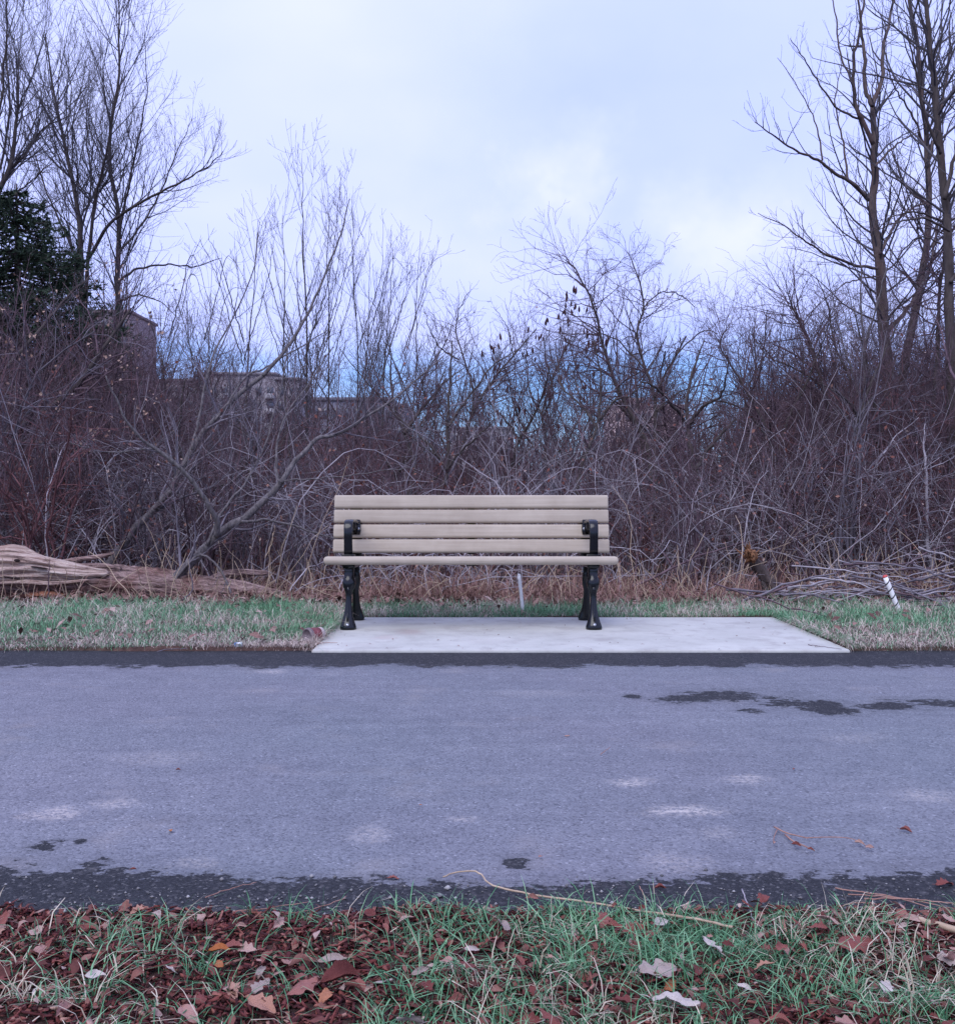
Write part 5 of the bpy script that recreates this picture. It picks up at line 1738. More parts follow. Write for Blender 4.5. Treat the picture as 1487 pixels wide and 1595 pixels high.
    tree('gnarled_tree', 'crooked tree with two thin trunks and a tangled crown right of the bench back', 'tree', 12.0, [
        ([(1032, 920), (1020, 780), (1012, 720), (998, 670), (965, 615), (945, 560), (932, 505), (918, 462), (895, 420), (880, 405)], .055, .008, .2),
        ([(1020, 790), (1021, 690), (1019, 620), (1003, 570), (992, 520), (1002, 475), (992, 430), (978, 395)], .042, .007, .4),
        ([(1019, 620), (1040, 575), (1065, 540), (1095, 515), (1118, 520)], .022, .006, -.4),
        ([(1005, 575), (960, 530), (925, 520), (900, 530)], .018, .005, .4),
        ([(1000, 480), (1030, 455), (1060, 460), (1085, 480)], .015, .005, .3),
        ([(1021, 640), (1060, 610), (1100, 600), (1135, 615)], .018, .005, .5),
        ([(965, 615), (935, 650), (912, 690), (890, 720)], .014, .006, -.5),
    ], 123, BD, TB, 15, 8.5, 3.4, (55, 18), (0.2, 0.5), -0.02, 0.2, 0.0017, l2max=1.0)
    tree('arching_tree', 'small tree with arching branches between the crooked tree and the big right tree', 'tree', 11.5, [
        ([(1205, 920), (1208, 790), (1206, 720), (1196, 680), (1180, 640), (1160, 605), (1138, 570), (1120, 535), (1135, 505)], .045, .007, .3),
        ([(1200, 690), (1160, 640), (1120, 625), (1085, 632), (1060, 650)], .022, .006, -.4),
        ([(1170, 730), (1175, 690), (1165, 650), (1150, 560), (1155, 510)], .02, .005, .4),
        ([(1206, 720), (1225, 660), (1245, 610), (1250, 560), (1240, 500)], .026, .006, .5),
        ([(1245, 620), (1270, 560), (1285, 520), (1300, 470)], .018, .005, -.4),
    ], 124, BD, TB, 13, 8.0, 3.2, (50, 16), (0.22, 0.5), 0.01, 0.18, 0.0017, l2max=1.1)
    tree('arching_tree', 'broad twiggy tree in front of the big right tree, branches fanning left', 'tree', 12.5, [
        ([(1322, 930), (1318, 800), (1312, 720), (1296, 660), (1280, 600), (1262, 540), (1240, 490), (1225, 455)], .085, .008, .3),
        ([(1310, 720), (1330, 660), (1325, 600), (1300, 540), (1290, 480), (1270, 430)], .04, .007, .5),
        ([(1280, 600), (1240, 575), (1205, 560), (1180, 530)], .025, .005, -.4),
        ([(1296, 650), (1340, 610), (1390, 590), (1430, 560)], .03, .006, -.5),
    ], 125, BD, TB, 14, 8.0, 3.2, (48, 15), (0.22, 0.5), 0.04, 0.16, 0.0018, l2max=1.3)
    # --- big right trees
    tree('big_tree', 'big bare tree at right whose trunk forks high, long limbs reaching left', 'tree', 13.0, [
        ([(1388, 940), (1390, 800), (1386, 660), (1380, 560), (1374, 480), (1371, 430), (1364, 380), (1358, 330), (1362, 270), (1360, 215), (1358, 165)], .15, .055, .2),
        ([(1358, 165), (1346, 135), (1346, 80), (1340, 45), (1345, -10)], .05, .02, .2),
        ([(1358, 165), (1372, 125), (1375, 75), (1385, 30), (1400, -30)], .05, .02, .5),
        ([(1359, 225), (1338, 180), (1329, 140), (1330, 90), (1338, 45), (1333, -20)], .05, .018, -.4),
        ([(1352, 312), (1330, 288), (1300, 270), (1270, 248), (1240, 235), (1205, 212), (1175, 190)], .045, .008, -.9),
        ([(1366, 418), (1330, 412), (1290, 398), (1262, 380), (1225, 355), (1180, 332)], .035, .006, -.8),
        ([(1370, 395), (1385, 365), (1400, 340), (1430, 320), (1470, 300)], .04, .01, .6),
        ([(1362, 260), (1385, 235), (1410, 215), (1440, 200)], .03, .009, .6),
        ([(1338, 185), (1300, 165), (1270, 120), (1250, 90), (1230, 60)], .025, .006, -.6),
        ([(1320, 280), (1312, 220), (1300, 160), (1310, 100)], .026, .007, .4),
        ([(1280, 250), (1272, 200), (1250, 150), (1210, 90)], .02, .005, .3),
        ([(1330, 140), (1308, 80), (1300, 20), (1290, -30)], .026, .008, .3),
        ([(1378, 520), (1420, 470), (1445, 420), (1460, 350)], .05, .02, .8),
        ([(1371, 430), (1320, 440), (1280, 470)], .02, .006, -.5),
    ], 126, BR_, TS, 5.5, 4.5, 2.4, (45, 13), (0.2, 0.42), 0.08, 0.14, 0.0020, l2max=1.5, t0=0.35)
    tree('big_tree', 'slanting trunk leaning right just behind the big forked tree', 'tree', 13.8, [
        ([(1405, 935), (1402, 760), (1400, 640), (1410, 560), (1425, 480), (1440, 400), (1446, 320), (1442, 230), (1436, 150), (1425, 60), (1410, -40)], .12, .03, .5),
        ([(1443, 260), (1460, 190), (1475, 110), (1480, 20)], .04, .012, .5),
        ([(1440, 230), (1420, 180), (1395, 140), (1378, 100)], .03, .008, -.5),
        ([(1446, 320), (1410, 290), (1390, 240)], .03, .008, .3),
    ], 127, BR_, TS, 6.5, 4.5, 2.4, (42, 12), (0.2, 0.42), 0.1, 0.13, 0.0020, l2max=1.6, t0=0.35)
    tree('big_tree', 'dark straight trunk close to the right edge running up out of the picture', 'tree', 11.0, [
        ([(1492, 960), (1486, 800), (1482, 640), (1478, 500), (1476, 400), (1470, 300), (1462, 220), (1455, 130), (1446, 60), (1440, -20)], .11, .035, .2),
        ([(1470, 310), (1490, 220), (1500, 120), (1505, 20)], .04, .012, .4),
        ([(1464, 240), (1440, 180), (1425, 110), (1410, 40)], .03, .01, -.4),
        ([(1478, 360), (1440, 340), (1400, 345), (1360, 360)], .025, .006, -.5),
        ([(1480, 440), (1510, 380), (1530, 300)], .04, .012, .3),
    ], 128, BD, TS, 5, 4.6, 2.4, (42, 12), (0.2, 0.42), 0.07, 0.15, 0.0018, l2max=1.5, t0=0.4)
    tree('bare_tree', 'bare dark trunk cut by the right edge beside the brush pile', 'tree', 8.2, [
        ([(1496, 985), (1497, 900), (1500, 760), (1502, 560), (1498, 380), (1510, 100), (1530, -200)], .075, .012, .1),
        ([(1500, 420), (1530, 300), (1570, 180), (1590, 40)], .03, .008, .4),
        ([(1500, 300), (1545, 180), (1560, 20)], .025, .007, -.3),
    ], 129, BD, TB, 2.0, 4.0, 2.0, rmin=0.0018, l2max=1.2, rs=1.0)
    # --- vine tangle around the right trunks
    tree('vine_tangle', 'dense tangle of vines wrapped round the upper right trunks', 'vine', 12.0, [
        ([(1440, 800), (1455, 620), (1462, 480), (1470, 380), (1468, 340)], .04, .02, 0),
        ([(1468, 345), (1420, 330), (1380, 345), (1350, 380)], .02, .006, -.2),
        ([(1465, 380), (1430, 370), (1400, 400), (1390, 440)], .02, .006, .3),
        ([(1466, 400), (1490, 420), (1480, 480), (1440, 500)], .02, .006, -.3),
        ([(1470, 350), (1500, 340), (1530, 380)], .02, .006, .3),
    ], 130, BD, TB, 22, 7.0, 2.0, (70, 22), (0.25, 0.6), -0.05, 0.3, 0.0024, l2max=0.9, t0=0.2)
    # --- pale crooked saplings in front on the right
    for q, (pp, r, lab) in enumerate([
        ([(1452, 918), (1446, 850), (1443, 780), (1441, 720), (1438, 690), (1440, 660)], .018, 'pale slender stem standing right of the brush pile'),
        ([(1452, 900), (1438, 850), (1430, 800), (1420, 740), (1395, 690)], .010, 'pale crooked stem just left of the slender one above the brush pile'),
        ([(1404, 900), (1402, 840), (1395, 790), (1375, 755), (1352, 740), (1335, 715), (1318, 680)], .014, 'pale wavy stem crossing the big right trunk'),
        ([(1390, 900), (1376, 845), (1362, 800), (1356, 760), (1366, 720), (1395, 680), (1430, 650)], .012, 'pale stem curving up to the right before the big trunk'),
        ([(1300, 905), (1312, 840), (1330, 790), (1350, 755), (1340, 690)], .010, 'thin pale stem left of the big right trunk'),
    ]):
        tree('pale_sapling', lab, 'sapling', 9.3 + 0.2 * q, [(pp, r, .004, .2)], 140 + q, M['twig_pale'], M['twig_pale'], 6.0, 4.0, 0, (45, 14), (0.12, 0.35), 0.06, 0.2, 0.002, 'pale saplings at right', l2max=0.8, rs=1.0)
    # pale slender stems left of centre and mid right
    for q, (pp, Z, r, lab) in enumerate([
        ([(1060, 925), (1055, 850), (1048, 800), (1035, 750), (1015, 700)], 9.4, .012, 'thin brown sapling standing just right of the bench'),
        ([(1250, 925), (1258, 860), (1255, 800), (1265, 730), (1240, 660)], 9.8, .012, 'thin sapling between the broken stump and the big right trunk'),
        ([(232, 925), (246, 850), (240, 790), (236, 740), (244, 700)], 9.6, .016, 'pale crooked stem behind the two leaning trees'),
        ([(978, 925), (975, 860), (982, 800), (965, 740), (985, 690), (1000, 640)], 10.0, .012, 'dark crooked sapling behind the right bench arm'),
        ([(60, 930), (68, 850), (50, 790), (75, 720), (60, 640)], 9.8, .014, 'grey sapling rising behind the left end of the log'),
        ([(640, 925), (640, 840), (632, 760), (650, 700), (642, 640)], 10.5, .012, 'thin upright stem behind the left half of the bench'),
        ([(760, 925), (756, 840), (770, 760), (762, 690), (780, 640)], 10.8, .012, 'thin upright stem behind the middle of the bench'),
    ]):
        tree('thin_sapling', lab, 'sapling', Z, [(pp, r, .004, .2)], 160 + q, M['twig_grey'], M['twig_grey'], 7.0, 4.5, 1.5, (45, 14), (0.15, 0.4), 0.06, 0.18, 0.002, l2max=0.9, rs=0.9)


trees()


def thicket_trees():
    rng = np.random.default_rng(777)
    spec = [(90, 470, 'behind the left part of the log'), (215, 520, 'behind the right part of the log'), (300, 560, 'behind the crossing of the leaning trees'), (420, 560, 'left of the tallest sapling'),
            (535, 540, 'over the left arm of the bench'), (600, 520, 'above the left third of the bench'), (665, 500, 'left of the gap above the bench'), (770, 540, 'above the middle of the bench'),
            (905, 500, 'above the right arm of the bench'), (955, 520, 'at the foot of the two-trunked crooked tree'), (1075, 500, 'right of the two-trunked crooked tree'), (1110, 560, 'over the broken stump at left'),
            (1165, 520, 'over the broken stump at right'), (1225, 480, 'left of the broad twiggy tree'), (1300, 470, 'behind the smooth pole-like sapling'), (1415, 450, 'over the brush pile at left'), (1455, 500, 'over the brush pile at right')]
    for q, (px, top, where) in enumerate(spec):
        Z = rng.uniform(10.5, 15.0)
        r = rng.uniform(0.022, 0.045)
        pts, x = [(px + rng.normal(0, 12), 905 if Z > 12 else 920)], px
        rows = np.linspace(800, top + 30, 5)
        dx = rng.normal(0, 10)
        for y in rows:
            dx = dx * 0.6 + rng.normal(0, 17)
            x += dx
            pts.append((x, y))
        lim = [(pts, r, 0.006, rng.normal(0, .4))]
        for w in range(rng.integers(3, 6)):
            i = rng.integers(1, 4)
            sd_ = rng.choice([-1, 1])
            bx, by = pts[i]
            e = rng.uniform(40, 95)
            lim.append(([(bx, by), (bx + sd_ * e * .35, by - e * .5), (bx + sd_ * e * .8, by - e * rng.uniform(.7, 1.1)), (bx + sd_ * e * rng.uniform(.9, 1.5), by - e * rng.uniform(1.0, 2.0))], r * .5, .004, rng.normal(0, .6)))
        tree('small_tree', 'small crooked dark tree in the thicket ' + where, 'tree', Z, lim, 800 + q, M['bark_dark'], M['twig_brown'] if q % 3 else M['twig_grey'], 8.0, 6.0, 2.4, (50, 17), (0.2, 0.48), 0.03, 0.19, 0.0019, 'small crooked trees in the thicket', l2max=1.0, rs=1.0)


thicket_trees()


def spruce():
    rng = np.random.default_rng(71)
    Z = 14.5
    top = P3(32, 286, Z)
    base = P3(32, 890, Z)
    base[2] = 0.0
    root = empty('spruce', base)
    tag(root, 'dark green spruce standing at the left behind the bare branches', 'tree')
    H = top[2]
    g = Geo()
    tubes(g, np.stack([np.array([0, 0, H * t]) for t in np.linspace(0, 1, 14)])[None], np.linspace(0.16, 0.01, 14)[None], 8, True)
    g.obj('trunk', M['bark_dark'], root)
    n = 420
    t = rng.random(n) ** 0.8
    az = rng.uniform(0, 6.28, n)
    zc = H * (0.08 + 0.9 * t)
    ln = (2.1 * (1 - t) ** 0.62 + 0.12) * rng.uniform(0.75, 1.2, n)
    d = np.stack([np.cos(az), np.sin(az), np.zeros(n)], -1)
    s = np.linspace(0, 1, 7)[None, :, None]
    A = np.stack([np.zeros(n), np.zeros(n), zc], -1)[:, None] + d[:, None] * ln[:, None, None] * s
    A[..., 2] += ln[:, None] * (-0.35 * s[..., 0] + 0.28 * s[..., 0] ** 2)
    AR = np.linspace(0.014, 0.004, 7)[None] * np.ones((n, 1))
    g = Geo()
    tubes(g, A, AR, 4)
    g.obj('branches', M['bark_dark'], root)
    B_, BR = spawn(rng, A, AR, 6000, 0.15, 1.0, (50, 15), (0.18, 0.42), 0.6, 0.004, 4, 0.15, -0.12, 0.4)
    pi = rng.integers(len(B_), size=90000)
    tt = rng.random(90000)
    k = np.clip((tt * 3).astype(int), 0, 2)
    f = (tt * 3 - k)[:, None]
    c = B_[pi, k] * (1 - f) + B_[pi, k + 1] * f
    ax = nrm(nrm(B_[pi, k + 1] - B_[pi, k]) * 0.9 + rng.normal(0, 0.55, (90000, 3)) + np.array([0, 0, 0.1]))
    sd_ = nrm(np.cross(ax, rng.normal(0, 1, (90000, 3))))
    l_ = rng.uniform(0.05, 0.10, 90000)[:, None]
    V = np.stack([c - sd_ * 0.009, c + sd_ * 0.009, c + ax * l_], 1)
    g = Geo()
    tubes(g, B_, BR, 3)
    g.add(V.reshape(-1, 3), np.arange(90000 * 3).reshape(-1, 3))
    g.obj('crown', M['needle'], root)


spruce()


# ------------------------------------------------------------------ thicket
def top_row(px):
    """photograph row up to which the thicket fills the view, by column"""
    return np.interp(px, [-400, 0, 120, 215, 300, 470, 640, 700, 800, 950, 1080, 1200, 1300, 1487, 1900], [500, 500, 520, 590, 650, 648, 662, 690, 690, 675, 645, 625, 560, 545, 545])


def shrubs():
    rng = np.random.default_rng(81)
    variants = []
    for q in range(7):
        r = np.random.default_rng(400 + q)
        ns = r.integers(7, 12)
        az = r.uniform(0, 6.28, ns)
        lean = r.uniform(0.1, 0.55, ns)
        d = np.stack([np.cos(az) * lean, np.sin(az) * lean, np.ones(ns)], -1)
        d = nrm(d)
        C = np.zeros((ns, 9, 3))
        C[:, 0, :2] = r.normal(0, 0.08, (ns, 2))
        L = r.uniform(1.2, 2.1, ns)[:, None]
        for k in range(1, 9):
            d = nrm(d + r.normal(0, 0.13, (ns, 3)) + np.array([0, 0, -0.05 * k / 4]))
            C[:, k] = C[:, k - 1] + d * L / 8
        R = np.linspace(0.010, 0.003, 9)[None] * r.uniform(0.7, 1.4, (ns, 1))
        A, AR = spawn(r, C, R, int(length(C) * 8), 0.15, 1.0, (48, 15), (0.22, 0.55), 0.6, 0.0018, 6, 0.2, 0.0, 0.3)
        B_, BR = spawn(r, A, AR, int(length(A) * 5), 0.1, 1.0, (45, 15), (0.25, 0.65), 0.6, 0.0016, 4, 0.22, 0.0, 0.5)
        mt = [M['twig_brown'], M['twig_grey'], M['twig_red'], M['twig_brown'], M['twig_red'], M['twig_grey'], M['twig_brown']][q]
        root = empty('thicket_shrub')
        g = Geo()
        tubes(g, C, R, 6)
        tag(g.obj('stems', mt, root), kind='stuff')
        g = Geo()
        tubes(g, A, AR, 4)
        tubes(g, B_, BR, 3)
        tag(g.obj('twigs', mt, root), kind='stuff')
        variants.append(root)
    kinds = ['brown', 'grey', 'reddish', 'brown', 'reddish', 'grey', 'brown']
    used = [False] * 7
    placed = []
    for i in range(40):
        Z = 8.7 + 4.5 * (i / 40.0) ** 1.1 + rng.normal(0, 0.2)
        px = -60 + (i * 0.6180339 % 1.0) * 1610
        v = rng.integers(7)
        x = (px - CX) / F * Z
        if abs(px - 700) < 330 and Z < 9.2:
            Z += 0.7
        o = variants[v] if not used[v] else copy_tree(variants[v])
        used[v] = True
        o.location = (x, Z, float(gz(x, Z)) - 0.02)
        o.rotation_euler = (0, 0, rng.uniform(0, 6.28))
        h = CAMZ + (HOR - top_row(px)) / F * Z
        s = np.clip(h / 1.75, 0.7, 1.7) * rng.uniform(0.7, 1.08)
        o.scale = (s, s, s)
        spots = [(100, 'behind the left end of the log'), (240, 'behind the right part of the log'), (400, 'behind the forked leaning tree'), (520, 'close to the left end of the bench'), (620, 'behind the left arm of the bench'),
                 (740, 'behind the left middle of the bench'), (860, 'behind the right middle of the bench'), (970, 'behind the right arm of the bench'), (1100, 'close to the right end of the bench'), (1240, 'behind the broken stump'),
                 (1380, 'before the big right trunk'), (9999, 'behind the brush pile')]
        where = next(w for lim, w in spots if px < lim)
        placed.append((o, kinds[v], where, s))
    for kind in set(kinds):
        for where in set(p_[2] for p_ in placed):
            same = sorted([p_ for p_ in placed if p_[1] == kind and p_[2] == where], key=lambda p_: p_[3])
            words = {1: [''], 2: ['lower ', 'taller '], 3: ['low ', 'middling ', 'tall ']}.get(len(same), [''] * len(same))
            for p_, w in zip(same, words):
                tag(p_[0], f'{w}bare {kind} many-stemmed shrub in the thicket {where}', 'shrub', 'many-stemmed shrubs in the front of the thicket')
    for v, u in zip(variants, used):
        if not u:
            for ch in list(v.children):
                bpy.data.objects.remove(ch)
            bpy.data.objects.remove(v)


shrubs()


def mass(name, label, mat, seed, n, zr, n2, n3, r0, rmin, hmul=(0.55, 1.12), wig=0.12, spread=0.62, lean=0.28, zpow=1.0, l2=(0.2, 0.5), k1=4, up=0.03, top=None, a2=(44, 15), st0=0.12, cols=None):
    rng = np.random.default_rng(seed)
    Z = zr[0] + (zr[1] - zr[0]) * rng.random(n) ** zpow
    x = rng.uniform(-1, 1, n) * (spread * Z + 1.5)
    if cols:
        x = (rng.uniform(cols[0], cols[1], n) - CX) / F * Z
    px = CX + x / Z * F
    h = (CAMZ + (HOR - (top or top_row)(px)) / F * Z) * rng.uniform(*hmul, n) * (1 + 0.16 * np.clip(wavy(px / 60.0, Z * 0.2, 1.0), -1.2, 1.2))
    az = rng.uniform(0, 6.28, n)
    le = np.abs(rng.normal(0, lean, n))
    d = nrm(np.stack([np.cos(az) * le, np.sin(az) * le, np.ones(n)], -1))
    m = 8
    C = np.zeros((n, m, 3))
    C[:, 0] = np.stack([x, Z, gz(x, Z) - 0.03], -1)
    st = (h / (m - 1))[:, None]
    for k in range(1, m):
        d = nrm(d + rng.normal(0, wig, (n, 3)))
        C[:, k] = C[:, k - 1] + d * st
    R = r0 * rng.gamma(4, 0.25, (n, 1)) * np.linspace(1, 0.35, m)[None]
    R = np.maximum(R, rmin)
    A, AR = spawn(rng, C, R, n2, st0, 1.0, a2, l2, 0.6, rmin, 5, wig * 1.5, up, 0.35)
    B_, BR = spawn(rng, A, AR, n3, 0.1, 1.0, (42, 16), (0.3, 0.7), 0.65, rmin, 3, wig * 1.6, up, 0.6)
    g = Geo()
    tubes(g, C, R, k1)
    tubes(g, A, AR, 3)
    tubes(g, B_, BR, 3)
    tag(g.obj(name, mat), label, 'undergrowth', kind='stuff')


mass('front_undergrowth', 'dense brown tangle of undergrowth filling the front of the thicket', M['twig_brown'], 91, 1500, (8.7, 13.5), 9000, 13000, 0.006, 0.0017, (0.3, 0.95), 0.16, 0.55, 0.4)
mass('red_undergrowth', 'reddish tangle of undergrowth deeper in the thicket', M['twig_red'], 92, 1500, (11, 20), 9000, 12000, 0.009, 0.0025, (0.5, 1.05), 0.14, 0.56, 0.35)
mass('back_undergrowth', 'greyish brown mass of bare stems at the back of the thicket', M['twig_brown'], 93, 1200, (17, 32), 8000, 10000, 0.016, 0.0045, (0.6, 1.1), 0.12, 0.58, 0.25)
mass('far_wood', 'far bare wood closing the view behind the thicket', M['twig_grey'], 94, 1100, (34, 70), 7000, 9000, 0.045, 0.010, (0.65, 1.1), 0.09, 0.58, 0.15)


def screen_row(px):
    return np.interp(px, [-300, 0, 200, 300, 420, 560, 640, 720, 800, 900, 1000, 1100, 1200, 1300, 1487, 1800], [420, 430, 440, 470, 450, 470, 500, 520, 525, 500, 480, 500, 480, 460, 450, 450])


mass('twig_screen', 'haze of fine bare twigs rising above the thicket', M['twig_brown'], 96, 420, (11, 21), 7500, 17000, 0.010, 0.0021, (0.45, 1.0), 0.11, 0.56, 0.2, l2=(0.14, 0.34), up=0.05, top=screen_row, st0=0.3)
mass('tall_screen', 'finer grey twigs of farther bare trees rising above the thicket', M['twig_sky'], 97, 260, (20, 34), 5200, 12000, 0.018, 0.0036, (0.5, 1.0), 0.09, 0.56, 0.15, l2=(0.14, 0.34), up=0.08, top=screen_row, a2=(38, 12), st0=0.3)

mass('right_screen', 'thick tangle of twigs and vines between the right trunks', M['twig_brown'], 98, 130, (10.5, 16), 3600, 8500, 0.009, 0.0020, (0.55, 1.0), 0.15, l2=(0.14, 0.36), up=0.0, top=lambda p: np.interp(p, [1200, 1300, 1500], [520, 430, 380]), a2=(55, 18), st0=0.35, cols=(1240, 1540))
mass('left_screen', 'thick brown tangle of twigs at the left side of the thicket', M['twig_brown'], 99, 190, (10.5, 16), 4600, 10500, 0.009, 0.0020, (0.55, 1.0), 0.14, l2=(0.14, 0.36), up=0.02, top=lambda p: np.interp(p, [-60, 90, 150, 215, 290], [500, 490, 450, 480, 600]), a2=(50, 16), st0=0.3, cols=(-60, 290))
mass('middle_screen', 'tangle of small bare trees closing the skyline behind the bench', M['twig_brown'], 109, 130, (11, 20), 3600, 9000, 0.010, 0.0020, (0.5, 1.0), 0.18, l2=(0.14, 0.36), up=0.02, top=lambda p: np.interp(p, [200, 480, 640, 760, 900, 1000, 1100, 1200, 1300], [590, 560, 545, 560, 530, 500, 520, 520, 500]), a2=(52, 18), st0=0.4, cols=(210, 1280))


def canes():
    """pale arching canes and low bramble loops in front of the thicket"""
    rng = np.random.default_rng(95)
    n = 400
    Z = 8.0 + rng.gamma(1.5, 0.9, n)
    x = rng.uniform(-1, 1, n) * (0.5 * Z + 0.6)
    az = rng.uniform(0, 6.28, n)
    d0 = np.stack([np.cos(az), np.sin(az), np.zeros(n)], -1)
    L = rng.uniform(0.5, 1.9, n)
    H = L * rng.uniform(0.25, 0.75, n) * np.where(Z < 8.6, 0.45, 1)
    s = np.linspace(0, 1, 9)
    C = np.stack([x, Z, gz(x, Z) - 0.02], -1)[:, None, :] + d0[:, None, :] * (L[:, None] * (s ** 1.3)[None])[..., None] * 0.75
    arch = np.sin(s * math.pi * 0.78)[None] ** 0.8
    C[..., 2] += H[:, None] * arch
    C += np.cumsum(rng.normal(0, 0.022, C.shape), axis=1)
    C[:, 0] = np.stack([x, Z, gz(x, Z) - 0.02], -1)
    C[..., 1] = np.maximum(C[..., 1], 7.75)
    ppx = CX + x / Z * F
    ok = ~(((ppx < 450) | (ppx > 1150)) & (C[..., 1].min(1) < 8.6)) | (rng.random(n) < 0.14)
    C, x, Z = C[ok], x[ok], Z[ok]
    n = len(C)
    C[..., 2] = np.maximum(C[..., 2], -0.02)
    R = np.linspace(0.0042, 0.0016, 9)[None] * rng.uniform(0.7, 1.5, (n, 1))
    A, AR = spawn(rng, C, R, 1500, 0.2, 1.0, (50, 15), (0.12, 0.35), 0.6, 0.0014, 5, 0.22, 0.03, 0.5)
    g = Geo()
    tubes(g, C, R, 5)
    tubes(g, A, AR, 3)
    n = 420
    Z = 8.8 + rng.gamma(1.8, 1.2, n)
    x = rng.uniform(-1, 1, n) * (0.5 * Z + 0.6)
    C = np.zeros((n, 10, 3))
    C[:, 0] = np.stack([x, Z, gz(x, Z)], -1)
    d = nrm(np.stack([rng.normal(0, 0.45, n), rng.normal(0, 0.35, n), np.ones(n)], -1))
    h = rng.uniform(0.8, 2.3, n)
    for k in range(1, 10):
        d = nrm(d + rng.normal(0, 0.16, (n, 3)) + np.array([0, 0, -0.05]))
        C[:, k] = C[:, k - 1] + d * (h / 9)[:, None]
    R = np.linspace(0.0045, 0.0016, 10)[None] * rng.uniform(0.7, 1.5, (n, 1))
    A, AR = spawn(rng, C, R, 1900, 0.2, 1.0, (45, 15), (0.12, 0.4), 0.6, 0.0016, 5, 0.2, 0.03, 0.5)
    tubes(g, C, R, 5)
    tubes(g, A, AR, 3)
    tag(g.obj('bramble_canes', M['twig_pale']), 'pale arching bramble canes looping before the thicket', 'bramble', kind='stuff')
    # dead leaves still hanging in the brush
    n = 7000
    Zl = 8.5 + rng.gamma(1.6, 1.6, n)
    xl = rng.uniform(-1, 1, n) * (0.5 * Zl + 0.6)
    zl = np.abs(rng.normal(0, 0.75, n)) + 0.05
    cl = np.stack([xl, Zl, zl], -1)
    sl = rng.uniform(0.008, 0.024, n)[:, None]
    al = nrm(rng.normal(0, 1, (n, 3)) + np.array([0, 0, -0.7]))
    bl = nrm(np.cross(al, rng.normal(0, 1, (n, 3))))
    V = np.stack([cl, cl + al * sl + bl * sl * .6, cl + al * sl - bl * sl * .6, cl + al * sl * 2], 1)
    b0 = (np.arange(n) * 4)[:, None]
    gl = Geo()
    gl.add(V.reshape(-1, 3), np.concatenate([b0 + np.array([[0, 1, 2]]), b0 + np.array([[1, 3, 2]])]))
    ml = island_mat('hanging_leaf', [(0.0, (0.10, 0.035, 0.03)), (0.6, (0.22, 0.085, 0.065)), (0.93, (0.30, 0.17, 0.13)), (1.0, (0.52, 0.40, 0.34))])
    tag(gl.obj('hanging_leaves', ml), 'withered leaves still hanging in the thicket', 'dead leaves', kind='stuff')
    # straw stalks
    n = 420
    x = rng.uniform(-4.4, 4.6, n)
    y = 7.75 + rng.gamma(1.4, 0.35, n)
    C = np.zeros((n, 6, 3))
    C[:, 0] = np.stack([x, y, gz(x, y) - 0.01], -1)
    d = nrm(np.stack([rng.normal(0, 0.35, n), rng.normal(0, 0.3, n), np.ones(n)], -1))
    h = rng.gamma(3.0, 0.09, n) + 0.08
    for k in range(1, 6):
        d = nrm(d + rng.normal(0, 0.22, (n, 3)))
        C[:, k] = C[:, k - 1] + d * (h / 5)[:, None]
    g = Geo()
    tubes(g, C, np.linspace(0.0028, 0.0016, 6)[None] * rng.uniform(0.7, 1.4, (n, 1)), 4)
    tag(g.obj('dry_stalks', M['straw']), 'tan dry weed stalks sticking up along the edge of the thicket', 'stalks', kind='stuff')


canes()


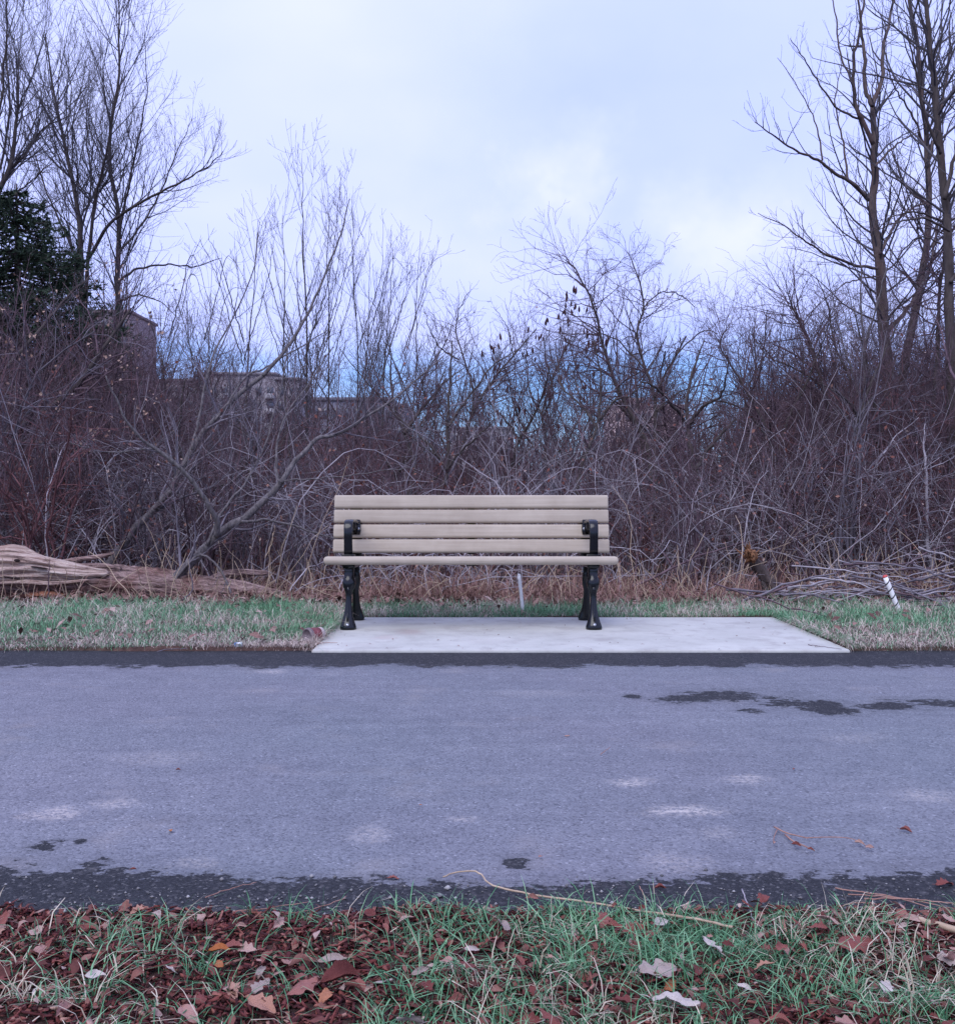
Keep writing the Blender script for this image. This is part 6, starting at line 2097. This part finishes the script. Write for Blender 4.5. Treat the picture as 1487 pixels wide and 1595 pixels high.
# ------------------------------------------------------------------ far buildings
def buildings():
    M['brick_b'] = plain('hazed_brown_brick', (0.24, 0.175, 0.185), 0.9, 0, 0.12, 3.0)  # brown, grey and slate walls carry painted distance haze in their bluish tone
    M['grey_b'] = plain('hazed_grey_brown_render', (0.27, 0.24, 0.26), 0.9, 0, 0.1, 2.0)
    M['pink_b'] = plain('pink_brick', (0.66, 0.49, 0.46), 0.9, 0, 0.1, 2.0)
    M['slate_b'] = plain('hazed_slate_grey_wall', (0.19, 0.185, 0.23), 0.9, 0, 0.1, 2.0)
    M['glass_b'] = plain('window_glass', (0.10, 0.11, 0.14), 0.15, 0, 0.2, 2.0)
    M['balc_b'] = plain('balcony_white', (0.38, 0.36, 0.37), 0.8, 0, 0.06, 2.0)

    def block(label, Z, x0, x1, rows, wall, nwin, nfl, balcony, depth=14.0):
        """rows: list of (x0, x1, top row) roof steps in photograph pixels"""
        c = P3((x0 + x1) / 2, 760, Z)
        root = empty('apartment_building', (c[0], Z, 0.0))
        tag(root, label, 'building')
        for q, (a, b_, top) in enumerate(rows):
            w = (b_ - a) / F * Z
            h = CAMZ + (HOR - top) / F * Z
            xm = ((a + b_) / 2 - (x0 + x1) / 2) / F * Z
            g = Geo()
            board(g, w - 0.02, depth - 0.1 * q, h + 1, 0.05, (xm, depth / 2 + 0.03 * q, (h - 1) / 2), 0, 0.05, 1)
            g.obj('wall', wall, root, smooth=False)
            g = Geo()
            board(g, w + 0.5, depth + 0.6, 0.5, 0.05, (xm, depth / 2, h + 0.2), 0, 0.05, 1)
            g.obj('parapet', wall, root, smooth=False)
        H = CAMZ + (HOR - rows[0][2]) / F * Z
        W = (x1 - x0) / F * Z
        gm = Geo()
        ww, wh = W / nwin * 0.52, 1.5
        board(gm, ww, 0.16, wh, 0.03, (0, 0, 0), 0, 0.03, 1)
        me = gm.mesh('window', M['glass_b'], False)
        gb = Geo()
        board(gb, W / nwin * 0.8, 1.2, 1.0, 0.03, (0, 0, 0), 0, 0.03, 1)
        mb = gb.mesh('balcony', M['balc_b'], False)
        fh = 2.9
        for fl in range(nfl):
            z = H - 1.9 - fl * fh
            if z < 4:
                break
            for q in range(nwin):
                x = -W / 2 + W * (q + 0.5) / nwin
                o = bpy.data.objects.new('window', me)
                COL.objects.link(o)
                o.parent = root
                o.location = (x, -0.05, z)
                if balcony and q % 2 == balcony % 2:
                    o = bpy.data.objects.new('balcony', mb)
                    COL.objects.link(o)
                    o.parent = root
                    o.location = (x, -0.62, z - 1.1)
    block('tall brown apartment tower behind the dark tree at far left', 170, 128, 204, [(128, 204, 488)], M['brick_b'], 5, 8, 0)
    block('stepped grey brown apartment block with balconies behind the leaning trees', 200, 218, 466, [(218, 312, 594), (312, 430, 584), (430, 466, 592)], M['grey_b'], 14, 6, 1)
    block('dark slate building behind the straight saplings', 150, 482, 632, [(482, 610, 624), (610, 632, 634)], M['slate_b'], 9, 4, 0)
    block('pink brick building seen right of the sumac', 190, 954, 1064, [(954, 1064, 634), (972, 1000, 624)], M['pink_b'], 7, 4, 0)
    block('small pinkish building behind the arching branches', 210, 1190, 1248, [(1190, 1248, 626)], M['pink_b'], 4, 3, 0)
    block('low pale building in the gap above the bench', 240, 700, 800, [(700, 800, 668)], M['balc_b'], 8, 2, 0)


buildings()
